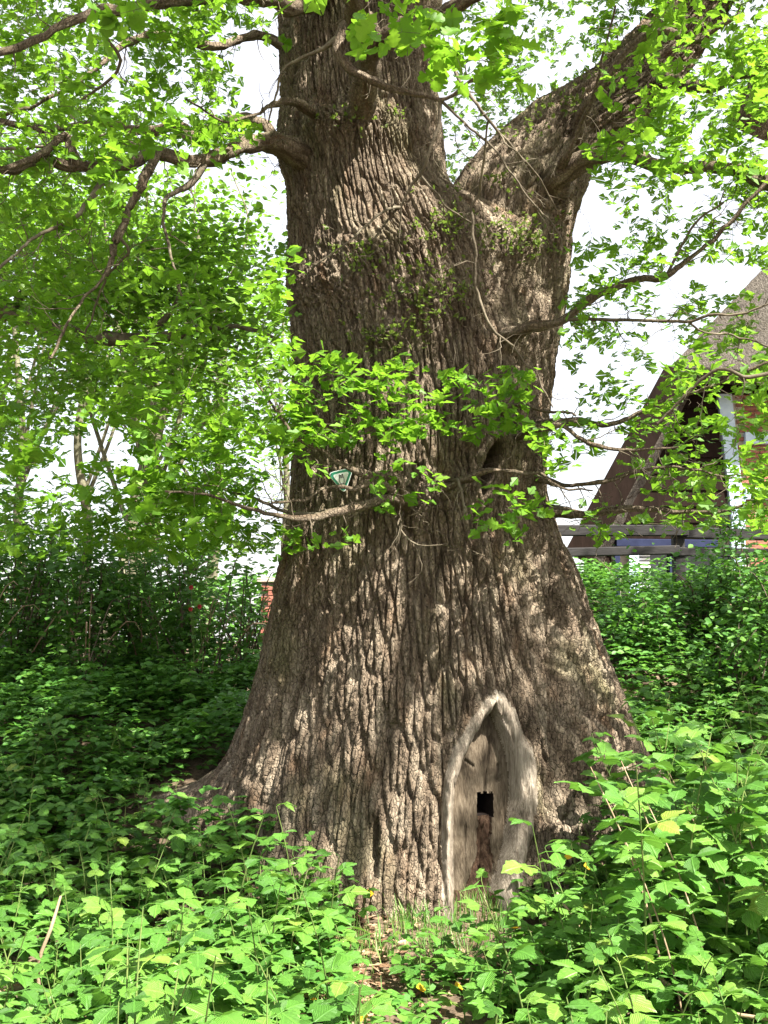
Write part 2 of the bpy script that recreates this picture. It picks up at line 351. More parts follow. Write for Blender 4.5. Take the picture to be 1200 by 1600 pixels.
R += lobe(-22, 22, .16, -.1, .28) + lobe(30, 14, .06, -.1, .3) + lobe(-58, 14, .12, .05, .3)
R += lobe(140, 18, .3, .5, .3)+lobe(205, 18, .3, .5, .3)
# fluting
low = np.clip((2.6-Z)/2.6, 0, 1)
R += (.05*low+.012)*fbm(T*3.2+5, Z*.35, 11) + .02*fbm(T*6, Z*1.4, 21)
X0 = cx[:, None]+R*np.sin(T); Y0 = YC-R*np.cos(T)
PX, PY, _ = proj(np.stack([X0, Y0, Z], -1)); front = np.cos(T) > -.2
PX = np.where(front, PX, -999.)
# crease between the right buttress and the main stem, and a dark crevice low on the left front
wob = 6*fbm(PY/60., PY*0+3, 31)
R -= .075*np.exp(-((PX-(864+wob+(PY-1000)*.0))/9)**2)*sstep(840, 960, PY)*sstep(1330, 1260, PY)
R -= .10*np.exp(-((PX-(585+wob))/9)**2)*sstep(1255, 1310, PY)*sstep(1390, 1340, PY)
R -= .05*np.exp(-((PX-(470+wob-(PY-1000)*.22))/16)**2)*sstep(950, 1100, PY)
R -= .04*np.exp(-((PX-(600+wob*1.5))/10)**2)*sstep(1080, 1150, PY)*sstep(1300, 1200, PY)
# burls, branch collars
def bump_px(x, y, sx, sy, amp):
    return amp*np.exp(-((PX-x)/sx)**2-((PY-y)/sy)**2)
gn = np.zeros_like(R)
for x, y, sx, sy, amp, g in ((545, 195, 85, 34, .10, 1.), (525, 440, 48, 42, .06, 1.1), (600, 375, 75, 26, .06, .9), (675, 770, 70, 42, .09, 1.1), (480, 450, 24, 40, .05, 1), (660, 470, 52, 40, .06, .9),
        (805, 375, 60, 36, .07, .7), (452, 240, 22, 32, .06, .8), (620, 520, 60, 30, .04, .8), (790, 690, 30, 40, .04, .4), (740, 690, 34, 18, .05, .3), (800, 520, 30, 22, .06, .5), (880, 290, 34, 34, .06, .4)):
    R += bump_px(x, y, sx, sy, amp); gn = np.maximum(gn, g*np.exp(-((PX-x)/(sx*1.1))**2-((PY-y)/(sy*1.1))**2))
# door-shaped scar
door = [(767, 1103), (778, 1122), (790, 1150), (800, 1180), (806, 1215), (806, 1250), (802, 1290), (794, 1330), (784, 1370), (772, 1402), (770, 1428), (709, 1432), (707, 1390), (706, 1330), (706, 1270), (710, 1222), (722, 1180), (742, 1142), (757, 1118)]
PXo, PYo = PX, PY
PX, PY, _ = proj(np.stack([cx[:, None]+(R-.035)*np.sin(T), YC-(R-.035)*np.cos(T), Z], -1)); PX = np.where(front, PX, -999.)
near = (PX > 600) & (PX < 960) & (PY > 1000) & (PY < 1500)
sd = np.full(R.shape, 999.); sd[near] = poly_sdf(PX[near], PY[near], door)
inside = sd < 0
left_side = PX < 766
wl_ = np.where(left_side, 8.5, 12.)+2.5*fbm(PY/28., PX/60., 57)+np.where(left_side, 0, sstep(1130, 1230, PY)*5)
lipc = np.where(left_side, 9., 12.)
lip = np.exp(-((sd-lipc)/wl_)**4)*(sd < 200)
lip_fade = sstep(1470, 1425, PY)
R += .058*np.exp(-((sd-lipc)/(wl_*.85))**2)*sstep(-9, 3, sd)*lip_fade*np.where(left_side, 1, .8)
R -= .035*np.exp(-((sd-lipc-wl_*1.35)/7)**2)*np.where(left_side, sstep(1100, 1200, PY), .6)*sstep(1400, 1330, PY)
R -= .10*sstep(1, -5, sd)
panel_r = .035*fbm(PX/22., PY/150., 41)
R += panel_r*.6*sstep(-2, -11, sd)
R -= np.where(inside & (PY > 1398), .0, 0)
PX, PY, _ = proj(np.stack([cx[:, None]+R*np.sin(T), YC-R*np.cos(T), Z], -1)); PX = np.where(front, PX, -999.)
for pts, w, dp in (([(766, 1150), (762, 1190), (757, 1238)], 1.6, .022), ([(757, 1290), (752, 1340), (750, 1396)], 1.5, .02), ([(787, 1240), (789, 1300), (785, 1350)], 1.3, .014),
                   ([(780, 1196), (782, 1206), (779, 1218)], 3.2, .03), ([(727, 1188), (740, 1197)], 1.6, .025), ([(727, 1290), (727, 1380)], 1.4, .012)):
    R -= np.where(inside, dp*np.exp(-(line_d(PX, PY, pts)/w)**2), 0)
PX, PY, _ = proj(np.stack([cx[:, None]+(R+0*T)*np.sin(T), YC-R*np.cos(T), Z], -1)); PX = np.where(front, PX, -999.)
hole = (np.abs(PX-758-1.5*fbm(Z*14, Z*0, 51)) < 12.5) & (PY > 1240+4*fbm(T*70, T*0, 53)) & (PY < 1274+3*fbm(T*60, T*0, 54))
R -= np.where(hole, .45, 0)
rotm = inside & ~hole & (np.abs(PX-(757-(PY-1280)*.02)) < 11+5*fbm(PY/14., PX/30., 55)+np.clip((PY-1330)/70., 0, 1)*18) & (PY > 1270) & (PY < 1440)
R -= np.where(rotm, .02+.02*fbm(PX/6., PY/9., 56)*1.2, 0)*sstep(1440, 1330, PY)
PX, PY = PXo, PYo
# tall narrow hollow higher up
hc = 760-(PY-730)*.22
hol = ((PX-hc)/(11.5+2.5*fbm(PY/12., PX/20., 61)))**2+((PY-734)/41.)**2
R -= .34*sstep(1.15, .85, hol) - .05*np.exp(-((np.sqrt(hol)-1.35)/.3)**2)
# bark relief
mask = np.clip(1-np.maximum(lip*lip_fade*np.where(left_side, 1, sstep(30, 17, sd)*.8+.05), sstep(5, -4, sd)), 0, 1)*sstep(.8, 1.3, hol)
rough_base = sstep(.7, .1, Z)
U = T*.95; 
wu = U+.030*fbm(U*2.2, Z*1.1, 71)+.014*fbm(U*8, Z*3.2, 72)+.10*gn*fbm(U*9, Z*9, 73)
wz = Z+.06*fbm(U*3, Z*1.6, 74)+.16*gn*fbm(U*8+40, Z*8, 75)
def bark(wu, wz, s, gn=0, w2=None):
    w2 = wu if w2 is None else w2
    i1 = np.zeros(wu.shape); i2 = np.zeros(wu.shape)
    f1, f2 = worley(wu/.046, wz/.36, s, ids=i1); e1 = f2-f1
    h1 = sstep(.0, .30, e1)
    f3, f4 = worley(w2/.042+.5*i1, wz/.12+3*i1, s+9, ids=i2); h2 = sstep(.0, .16, f4-f3)
    f5, f6 = worley(w2/.021, wz/.036, s+19); h3 = sstep(.0, .22, f6-f5)
    return .027*h1 + .009*i1*h1 + (.011*h2+.010*i2)*(.35+.65*h1) + .005*h3 + .012*fbm(wu*9, wz*2.2, s+4) + .006*fbm(wu*45, wz*22, s+6), e1
Rs = np.where(T < 0, gsm(al, 30)[:, None], gsm(ar, 30)[:, None])
bk, _ = bark(wu, wz, 100, w2=wu/.95*Rs)
f5, f6 = worley(wu/.055, wz/.06, 140)
knob = .05*(1-np.clip(f5, 0, 1))*sstep(0, .2, f6-f5)
bk = bk*(1-.6*gn)+knob*gn*.8
bk *= 1+.35*sstep(860, 880, PX)*sstep(830, 900, PY)
bk += rough_base*.018*(1-np.clip(worley(wu/.05, wz/.05, 160)[0], 0, 1))
R += (bk-.03)*mask + (.004*fbm(U*40, Z*8, 81)+(.026*fbm(U*16, Z*5, 82)+.014*fbm(U*60, Z*14, 83)+.006*fbm(U*160, Z*30, 84))*sstep(-4, 4, sd))*(1-mask)
X = cx[:, None]+R*np.sin(T); Y = YC-R*np.cos(T)
V = np.stack([X, Y, Z], -1).reshape(-1, 3)
i0 = np.arange(NZ-1)[:, None]*NT; j0 = np.arange(NT)[None]; j1 = (j0+1) % NT
F = np.stack([i0+j0, i0+j1, i0+NT+j1, i0+NT+j0], -1).reshape(-1, 4)
uvT = np.stack([U, Z], -1).reshape(-1, 2)
cls = np.zeros(R.shape, int)
cls[(lip*lip_fade > .35) & (sd < np.where(left_side, 21, 23+4*fbm(PY/9., PX/9., 58)))] = 1
cls[inside & (sd < 0)] = 1
cls[inside & (sd < -4.5)] = 2
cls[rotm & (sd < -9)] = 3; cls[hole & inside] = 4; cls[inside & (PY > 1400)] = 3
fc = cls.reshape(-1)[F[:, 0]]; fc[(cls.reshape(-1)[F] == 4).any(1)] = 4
def submesh(sel):
    f = F[sel]; u, inv = np.unique(f.ravel(), return_inverse=True); return V[u], inv.reshape(-1, 4), uvT[u]
oak_parts = {}
for c, nm, mt, lb in ((0, 'trunk', 'bark', None), (1, 'callus_ridge', 'callus', 'smooth pale callus ridge arching round the scar'), (2, 'scar_panel', 'panel', 'bare cracked wood inside the pointed scar'), (3, 'rotten_wood', 'rot', 'reddish rotten wood below the square hole'), (4, 'hole_shade', 'lining', 'inside of the square hole, its shade painted near-black')):
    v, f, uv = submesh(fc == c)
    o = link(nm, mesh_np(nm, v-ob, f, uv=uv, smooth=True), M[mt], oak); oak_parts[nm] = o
    if lb: o['label'] = lb
for nm in ('callus_ridge', 'scar_panel', 'hole_shade'):
    oak_parts[nm].parent = oak_parts['trunk']
oak_parts['rotten_wood'].parent = oak_parts['trunk']

# right limb
lp = [(760, 500, 7.15, 95), (782, 400, 7.15, 108), (808, 315, 7.15, 96), (880, 217, 7.2, 67), (965, 150, 7.25, 60), (1048, 62, 7.35, 53), (1110, -20, 7.4, 49), (1190, -140, 7.5, 44)]
lq = smooth_path([(*P(a, b, c), r*c/FPX) for a, b, c, r in lp], .011)
lc = lq[:, :3]; tt = unit(np.gradient(lc, axis=0)); sa = unit(np.cross(tt, np.array([0, 1., .05]))); sb = np.cross(sa, tt)
NL = len(lq); NP = 250; ph = np.arange(NP)*2*math.pi/NP
PH, SL = np.meshgrid(ph, np.concatenate([[0], np.cumsum(np.linalg.norm(np.diff(lc, axis=0), axis=1))]))
ul = PH*.33
def per(fn):    # blend the seam
    w = sstep(.0, .6, PH); return fn(PH*.33)*w + fn(PH*.33+2*math.pi*.33)*(1-w)
lb_ = per(lambda u: bark(u+.02*fbm(u*6, SL*2, 301), SL+.05*fbm(u*5, SL*3, 302), 300)[0]) + .05*per(lambda u: fbm(u*3, SL*1.5, 310))
lr = lq[:, 3][:, None]+lb_-.035
LV = lc[:, None]+lr[..., None]*(sa[:, None]*np.cos(PH)[..., None]+sb[:, None]*np.sin(PH)[..., None])
i0 = np.arange(NL-1)[:, None]*NP; j0 = np.arange(NP)[None]; j1 = (j0+1) % NP
LF = np.stack([i0+j0, i0+j1, i0+NP+j1, i0+NP+j0], -1).reshape(-1, 4)
link('limb', mesh_np('limb', LV.reshape(-1, 3)-ob, LF, uv=np.stack([ul, SL], -1).reshape(-1, 2), smooth=True), M['bark'], oak)

AV = np.vstack([V.reshape(NZ, NT, 3)[:, :len(th_f)].reshape(-1, 3), LV.reshape(-1, 3)]); apx, apy, adp = proj(AV)
def surf(px, py):
    k = np.where((np.abs(apx-px) < 4) & (np.abs(apy-py) < 4))[0]
    return AV[k[np.argmin(adp[k])]] if len(k) else None
# branches: (px, py, depth, radius in px)
BR = [
 [(505, 262, 7.1, 27), (470, 244, 6.78, 22), (447, 230, 6.62, 18), (420, 222, 6.5, 14), (372, 232, 6.3, 13), (325, 252, 6.15, 12), (285, 250, 6.05, 11), (240, 240, 5.95, 11), (190, 258, 5.85, 12), (130, 262, 5.75, 9), (60, 248, 5.6, 8), (-20, 275, 5.4, 6), (-120, 300, 5.2, 4)],
 [(430, 222, 6.52, 11), (415, 200, 6.6, 9), (385, 187, 6.65, 9), (345, 200, 6.7, 12), (305, 215, 6.75, 12), (275, 195, 6.8, 10), (225, 205, 6.9, 8), (150, 190, 7.0, 7), (70, 200, 7.1, 6), (-40, 180, 7.2, 4)],
 [(246, 240, 5.95, 8), (228, 275, 5.8, 7), (205, 315, 5.7, 6), (188, 370, 5.6, 6), (160, 430, 5.5, 4), (120, 480, 5.4, 3.5), (80, 560, 5.2, 2.5)],
 [(188, 372, 5.6, 4), (200, 395, 5.6, 3.5), (165, 430, 5.7, 3), (130, 520, 5.8, 2)],
 [(322, 252, 6.15, 7), (300, 285, 6.1, 6), (262, 310, 6.0, 5), (255, 345, 5.95, 4), (266, 400, 5.9, 3.5), (285, 465, 5.85, 2.2)],
 [(185, 258, 5.85, 7), (150, 290, 5.7, 6), (120, 340, 5.5, 5), (60, 365, 5.3, 4), (-20, 440, 5.0, 3)],
 [(126, 262, 5.75, 8), (112, 240, 5.7, 8), (104, 212, 5.7, 6), (60, 240, 5.5, 6), (0, 262, 5.3, 5), (-60, 262, 5.2, 4)],
 [(255, 238, 5.98, 6), (215, 232, 6.1, 6), (170, 216, 6.2, 5), (110, 218, 6.3, 5), (40, 230, 6.4, 4), (-40, 225, 6.5, 3)],
 [(440, 70, 7.0, 8), (405, 55, 6.9, 7), (330, 70, 6.6, 7), (250, 55, 6.4, 6), (190, 75, 6.2, 6), (140, 110, 6.0, 5), (60, 160, 5.7, 4), (-30, 190, 5.4, 3)],
 [(560, -40, 6.9, 22), (460, 12, 6.4, 16), (420, 0, 6.1, 14), (330, -8, 5.7, 12), (220, 10, 5.3, 10), (140, 25, 5.0, 8), (60, 65, 4.8, 7), (-30, 95, 4.6, 6)],
 [(190, 18, 5.2, 5), (160, 50, 5.2, 4), (185, 95, 5.3, 4), (160, 130, 5.4, 3), (100, 175, 5.5, 2.2)],
 [(485, 180, 6.6, 8), (465, 160, 6.4, 7), (440, 158, 6.2, 6), (410, 168, 6.0, 4), (350, 190, 5.8, 3), (290, 150, 5.7, 2.4)],
 [(562, 250, 7.0, 34), (566, 205, 6.68, 31), (569, 165, 6.47, 26), (572, 120, 6.25, 24), (575, 75, 5.95, 24), (560, 30, 5.5, 22), (540, -40, 4.9, 20), (480, -160, 4.2, 18)],
 [(572, 85, 6.0, 18), (620, 45, 5.7, 16), (680, 25, 5.4, 13), (735, -5, 5.1, 12), (800, -60, 4.7, 10)],
 [(540, 40, 5.8, 9), (528, 68, 5.72, 8), (548, 105, 5.7, 8), (590, 130, 5.68, 6), (640, 148, 5.65, 5.5), (690, 157, 5.6, 4), (730, 130, 5.5, 3.4), (790, 90, 5.3, 2.6)],
 [(525, 62, 5.72, 6), (495, 82, 5.7, 5), (462, 95, 5.7, 4), (440, 120, 5.7, 3), (420, 190, 5.7, 2)],
 [(688, 157, 5.6, 4.5), (686, 195, 5.62, 4.2), (672, 240, 5.65, 4), (655, 278, 5.7, 3.2), (630, 320, 5.75, 2.6), (624, 372, 5.8, 2)],
 [(655, 272, 5.7, 2.5), (680, 300, 5.7, 2.4), (705, 330, 5.75, 2.2), (740, 350, 5.8, 1.8)],
 [(690, 158, 5.6, 3.6), (735, 200, 5.6, 3), (775, 235, 5.6, 2.6), (820, 300, 5.6, 2.2), (870, 360, 5.6, 1.8), (880, 390, 5.6, 1.4)],
 [(650, 20, 5.6, 4), (700, 90, 5.3, 4), (740, 160, 5.2, 3.4), (800, 235, 5.3, 2.8), (850, 290, 5.5, 2.4), (870, 330, 5.6, 1.8)],
 [(762, 190, 5.24, 2.6), (750, 285, 5.5, 3), (738, 335, 5.6, 3.4), (740, 400, 5.65, 3.4), (745, 450, 5.7, 3.2), (765, 505, 5.7, 3), (800, 545, 5.7, 2.6), (838, 590, 5.7, 2.2), (862, 640, 5.7, 1.8)],
 [(862, 285, 6.75, 26), (888, 268, 6.6, 19), (920, 248, 6.5, 15), (960, 244, 6.45, 13), (1010, 252, 6.4, 12), (1060, 262, 6.3, 11), (1110, 260, 6.2, 11), (1160, 270, 6.1, 11), (1205, 290, 6.0, 10), (1290, 300, 5.8, 8)],
 [(872, 270, 6.6, 9), (890, 232, 6.4, 6), (905, 200, 6.3, 5), (925, 150, 6.1, 3.6), (945, 85, 5.9, 3), (960, 10, 5.7, 2.4)],
 [(785, 532, 6.55, 13), (800, 520, 6.35, 10), (830, 508, 6.25, 9), (880, 500, 6.2, 7), (925, 468, 6.15, 7), (985, 442, 6.1, 6), (1040, 432, 6.0, 5.5), (1090, 395, 5.95, 5), (1140, 350, 5.9, 5), (1185, 295, 5.85, 5), (1230, 240, 5.8, 5)],
 [(878, 500, 6.2, 4.5), (950, 497, 6.1, 4), (1010, 504, 6.0, 4), (1075, 504, 5.9, 3.6), (1115, 492, 5.8, 3.2), (1160, 488, 5.8, 2.6), (1240, 450, 5.7, 2)],
 [(1040, 432, 6.0, 3.4), (1090, 350, 5.9, 3), (1130, 320, 5.8, 2.4)],
 [(1076, 503, 5.9, 2.4), (1100, 520, 5.9, 2.2), (1150, 525, 5.9, 2.2), (1210, 545, 5.8, 2)],
 [(898, 215, 6.9, 12), (915, 175, 6.7, 9), (950, 120, 6.5, 7), (1000, 60, 6.3, 8), (1040, 50, 6.2, 8), (1090, 60, 6.1, 6), (1160, 20, 6.0, 5)],
 [(1035, 118, 7.05, 14), (1075, 135, 6.7, 11), (1110, 140, 6.5, 9), (1160, 120, 6.3, 7), (1230, 130, 6.1, 5)],
 [(640, 795, 6.3, 10), (625, 772, 6.1, 8), (612, 748, 5.98, 7), (570, 742, 5.9, 6), (535, 728, 5.85, 5.5), (505, 706, 5.8, 5), (470, 690, 5.75, 4), (430, 640, 5.7, 3), (400, 600, 5.65, 2)],
 [(632, 785, 6.2, 8), (612, 768, 6.0, 7), (588, 757, 5.92, 6), (560, 765, 5.88, 5), (520, 765, 5.86, 4), (475, 780, 5.8, 3), (420, 785, 5.7, 2.4)],
 [(630, 788, 6.2, 8), (605, 778, 6.0, 8), (570, 790, 5.9, 7.5), (535, 798, 5.82, 6.5), (495, 806, 5.75, 6), (445, 808, 5.7, 5), (390, 795, 5.6, 4), (330, 775, 5.5, 3), (260, 770, 5.4, 2.4)],
 [(500, 804, 5.76, 4), (450, 800, 5.85, 4), (380, 775, 5.9, 3.4), (320, 760, 5.95, 2.6)],
 [(690, 765, 6.3, 8), (720, 752, 6.1, 6), (750, 738, 6.02, 5.4), (775, 732, 6.0, 5), (820, 738, 5.98, 4.4), (848, 742, 5.95, 3.6), (875, 760, 5.9, 2.6), (930, 770, 5.85, 2)],
 [(690, 756, 6.25, 4), (715, 752, 6.1, 3.4), (722, 775, 6.0, 3), (728, 800, 5.95, 2)],
 [(806, 688, 6.55, 6), (818, 680, 6.35, 5.5), (845, 668, 6.15, 6), (880, 668, 6.1, 5), (920, 690, 6.05, 4.4), (980, 705, 6.0, 3.4), (1060, 700, 5.9, 2.4)],
 [(790, 636, 6.4, 7), (815, 630, 6.2, 5), (850, 640, 6.1, 3), (900, 650, 6.0, 2)],
 [(838, 800, 6.75, 14), (870, 802, 6.6, 9), (910, 806, 6.5, 7.5), (960, 795, 6.4, 6.5), (1020, 792, 6.3, 5), (1090, 800, 6.2, 4), (1180, 790, 6.1, 3)],
 [(842, 745, 6.7, 9), (875, 760, 6.55, 5), (920, 755, 6.4, 4.6), (980, 740, 6.3, 4), (1060, 730, 6.2, 3), (1150, 745, 6.1, 2)],
 [(630, 800, 6.25, 3), (626, 820, 6.1, 2.2), (650, 845, 6.0, 1.8), (680, 852, 5.95, 1.5), (700, 850, 5.95, 1)],
 [(845, 660, 6.6, 8), (900, 662, 6.45, 6), (960, 660, 6.3, 5), (1040, 630, 6.2, 4), (1120, 600, 6.1, 3.5), (1220, 560, 6.0, 3)],
 [(1215, 580, 5.6, 4), (1160, 592, 5.6, 5), (1120, 580, 5.65, 4), (1080, 610, 5.7, 3), (1030, 660, 5.8, 2.4)],
 [(640, 325, 6.7, 5), (600, 330, 6.2, 3), (545, 375, 6.0, 2.6), (490, 418, 5.95, 2)],
]
# limbs of the crown above the picture, which shade the trunk and the bank
CR = [
 [(.2, 7.1, 6.3, .22), (.5, 6.2, 7.3, .2), (.9, 4.6, 8.1, .16), (1.2, 2.8, 8.5, .12), (1.4, .9, 8.7, .06)],
 [(.5, 6.2, 7.3, .14), (2.0, 4.9, 7.9, .12), (3.2, 3.2, 8.3, .09), (3.9, 1.3, 8.5, .05)],
 [(2.9, 7.5, 5.6, .2), (3.6, 6.3, 7.0, .16), (4.6, 4.6, 8.0, .12), (5.5, 2.4, 8.4, .06)],
 [(.1, 7.0, 6.5, .18), (-.8, 6.0, 7.4, .15), (-1.6, 4.2, 8.1, .11), (-1.9, 2.0, 8.5, .06)],
 [(-.2, 7.1, 6.6, .16), (-2.2, 6.4, 7.7, .12), (-3.6, 5.2, 8.3, .08), (-4.5, 3.8, 8.6, .05)],
 [(3.2, 7.6, 6.2, .16), (5.2, 7.2, 7.4, .12), (6.8, 6.3, 8.1, .08), (7.8, 4.8, 8.4, .05)],
 [(4.2, 7.7, 7.0, .14), (7.0, 6.5, 8.2, .1), (9.0, 4.2, 8.6, .06)],
 [(3.4, 7.6, 6.4, .14), (6.0, 5.0, 8.0, .1), (8.0, 2.6, 8.5, .05)],
 [(.2, 7.2, 6.6, .24), (.3, 7.3, 8.5, .2), (.2, 7.0, 10.5, .12)],
]
nodes = []; brg = []
def wig(q, s, k_=1.0):
    n = len(q); L = np.cumsum(np.r_[0, np.linalg.norm(np.diff(q[:, :3], axis=0), axis=1)]); f = sstep(0, .25, L)*1.0
    for k in range(3): q[:, k] += f*k_*(.030*fbm(L*3.5, L*0+s*7.7+k*3.1, 401)+.016*fbm(L*12, L*0+s*3.3+k, 402))
    q[:, 3] *= 1+.28*fbm(L*9, L*0+s, 403); return q
ROOTED = {9, 11, 21, 23, 27, 28, 29, 30, 31, 33, 34, 35, 36, 37, 38, 40, 42}
for s, b in enumerate(BR):
    if s in ROOTED: b = [(b[0][0], b[0][1]+3, b[0][2]+.28, b[0][3]*1.35)]+b
    q = wig(smooth_path([(*P(a, bb, c), (r if r > 5 else r*.72)*c/FPX) for a, bb, c, r in b], .03), s); brg.append(q)
for s, b in enumerate(CR):
    brg.append(wig(smooth_path(b, .08), 60+s))
for q in brg:
    kk = 22 if q[0, 3] > .03 else 7
    v, f = tube(q, kk); uvb = None
    if kk == 22:
        ax = np.repeat(q[:, :3], kk, 0); rr_ = np.repeat(q[:, 3], kk); aa = np.tile(np.arange(kk)*2*math.pi/kk, len(q)); ll = np.repeat(np.cumsum(np.r_[0, np.linalg.norm(np.diff(q[:, :3], axis=0), axis=1)]), kk)
        v = ax+(v-ax)*(1+.30*fbm(np.cos(aa)*2.2+ll*3, np.sin(aa)*2.2+ll*9, 407)+.16*fbm(aa*3.2, ll*14, 408))[:, None]
        uvb = np.stack([aa*rr_.mean()*2, ll], -1)
    wpart('branch', v, f, M['bark'] if uvb is not None else M['branch'] if q[0, 3] > .018 else M['twig'], oak, ob, smooth=True, uv=uvb)
    nodes.append(q[len(q)//6::2])
nodes = np.vstack(nodes)
# bare side twigs, crooked and forked, along every branch in the picture
side = Bag(); sn = []
tr = np.random.default_rng(314)
def twiglet(p, d, L, r0, depth):
    n = max(4, int(L/.045)); pts = [p]; v_ = d
    for i in range(n):
        v_ = unit(v_+tr.normal(0, .30, 3)+np.array([0, 0, -.04])); pts.append(pts[-1]+v_*L/n)
        if depth and tr.random() < .30: twiglet(pts[-1], unit(v_+tr.normal(0, .75, 3)), L*tr.uniform(.3, .65), r0*.6, depth-1)
    q = np.column_stack([np.array(pts), np.linspace(r0, .0011, n+1)]); vv, ff = tube(q, 4); side.add(vv, ff); sn.append(q[1::2])
for q in brg[:len(BR)]:
    i = 6
    while i < len(q)-1:
        t = unit(q[i]-q[i-1])[:3]; d = tr.normal(0, 1, 3); d = unit(d-(d@t)*t+t*.5)
        bx_, by_, _ = proj(q[i, :3])
        if q[i, 1] > 4.6 and not (480 < bx_ < 590 and 700 < by_ < 800): twiglet(q[i, :3], d, tr.uniform(.10, .42), min(.0045, q[i, 3]*.55+.0008), 2)
        i += int(tr.integers(3, 7))
nodes = np.vstack([nodes]+sn)

# leaf clumps: picture-window, depth range, number, leaves, spread, size
oak_fr = P
def region(x0, y0, x1, y1, ya, yb, n):
    return np.array([P(rng.uniform(x0, x1), rng.uniform(y0, y1), rng.uniform(ya, yb)) for _ in range(n)])
# spray list: (clump centres, leaves per clump, spread, size)
sprays = []
def thin(c, f, s, keep):
    """uneven clumping: drop clumps where a world-space noise is low"""
    n = vnoise(c[:, 0]*f+c[:, 2]*.3*f, c[:, 2]*f+c[:, 1]*.6*f, s); return c[n > np.quantile(n, 1-keep)]
sprays.append((thin(region(-60, -80, 440, 330, 5.0, 8.4, 1150), 1.9, 1, .50), 9, .15, .086))
sprays.append((thin(region(-60, 330, 455, 700, 5.2, 8.6, 850), 1.9, 2, .50), 9, .15, .086))
sprays.append((thin(region(-60, 640, 470, 860, 5.3, 6.9, 560), 2.3, 3, .6), 9, .15, .09))
sprays.append((region(468, 560, 640, 690, 5.66, 6.08, 64), 8, .11, .084))
sprays.append((region(640, 575, 850, 680, 5.70, 6.08, 48), 7, .10, .084))
sprays.append((region(460, 690, 860, 850, 5.65, 6.0, 20), 6, .10, .085))
sprays.append((region(770, 740, 860, 830, 5.7, 6.0, 9), 7, .10, .09))
sprays.append((thin(region(850, 560, 1230, 830, 5.6, 7.4, 340), 2.6, 4, .58), 8, .13, .088))
sprays.append((thin(region(890, 290, 1240, 560, 5.7, 7.6, 260), 2.4, 5, .45), 8, .13, .085))
sprays.append((thin(region(930, -80, 1240, 290, 5.2, 7.6, 440), 2.2, 6, .55), 9, .14, .088))
sprays.append((thin(region(690, -60, 930, 290, 7.3, 9.0, 300), 2.4, 7, .6), 7, .14, .07))
sprays.append((np.vstack([region(560, -30, 690, 65, 4.0, 4.5, 13), region(690, 20, 800, 120, 4.0, 4.5, 13), region(780, 60, 840, 150, 4.1, 4.5, 4), region(420, -30, 520, 10, 4.0, 4.6, 3), region(150, 0, 250, 50, 4.0, 4.6, 4), region(650, 70, 720, 100, 4.2, 4.6, 4)]), 6, .09, .105))
# overhead crown
def crown_pts(n):
    c = np.stack([rng.uniform(-3.5, 10.5, n), rng.uniform(.6, 8.0, n), rng.uniform(7.4, 9.3, n)], -1)
    edge = 1.6+.5*fbm(c[:, 0]*.6, c[:, 0]*0+2, 77) + .10*(c[:, 2]-8)+.13*np.clip(c[:, 0]-3.5, -2, 5)
    c = c[c[:, 1] > edge]
    return c[c[:, 2] > 1.6+.70*c[:, 1]+.25]
sprays.append((thin(crown_pts(4600), 1.1, 8, .84), 11, .22, .125))

# open windows of the picture where the boughs part: the gap of sky under the left limb
def gap(c, x, y, rx, ry):
    px, py, _ = proj(c); return c[(((px-x)/rx)**2+((py-y)/ry)**2) > rng.uniform(.55, 1.15, len(c))]
for i in range(3):
    c = sprays[i][0]
    for g in ((330, 290, 150, 60), (420, 300, 60, 120), (400, 120, 50, 90), (310, 170, 60, 26), (440, 770, 60, 60), (150, 700, 60, 30), (280, 650, 40, 50)): c = gap(c, *g)
    sprays[i] = (c,)+sprays[i][1:]
for i in (3, 4, 5):
    sprays[i] = (gap(gap(sprays[i][0], 762, 738, 34, 62), 534, 750, 42, 42),)+sprays[i][1:]
c = gap(gap(sprays[7][0], 890, 780, 40, 60), 890, 590, 50, 50); sprays[7] = (c,)+sprays[7][1:]
# openings cut in the unseen crown to aim sun pools at trunk and sprays
S3 = np.array(SUN)
def opening(c, p, rad):
    d = c-p; t = d@S3; off = np.linalg.norm(d-t[:, None]*S3, axis=1); return c[(off > (rad+.04)*rng.uniform(.75, 1.2, len(c))) | (t < .5)]
c = sprays[-1][0]
for x, y, Yd, rad in ((530, 620, 5.85, .5), (690, 640, 5.9, .42), (800, 660, 5.9, .3), (980, 660, 6.3, .5), (1100, 620, 6.2, .5), (300, 770, 5.9, .5), (140, 780, 5.9, .5), (420, 830, 5.8, .35), (620, 1400, 6.0, .46), (692, 1240, 6.05, .17),
        (845, 1210, 6.1, .15), (960, 1180, 6.6, .3), (1090, 180, 6.2, .5), (1010, 330, 6.4, .35), (160, 120, 6.2, .5), (250, 420, 7.0, .5), (750, 930, 6.3, .22), (950, 1150, 6.6, .2), (534, 748, 6.3, .22), (100, 1150, 8, .6), (250, 1090, 8.5, .45), (40, 1030, 9, .5), (340, 1090, 8, .3), (1000, 960, 9, .5), (1120, 1010, 8.5, .5), (1060, 1100, 7.5, .4), (800, 400, 6.6, .2), (600, 1200, 6.2, .14), (620, 1010, 6.2, .16), (560, 1130, 6.2, .15), (710, 545, 6.3, .15), (480, 1150, 6.6, .2), (330, 1240, 7.0, .3)):
    c = opening(c, P(x, y, Yd), rad)
sprays[-1] = (c,)+sprays[-1][1:]
twigs = side; LP_, LD_, LN_, LS_ = [], [], [], []
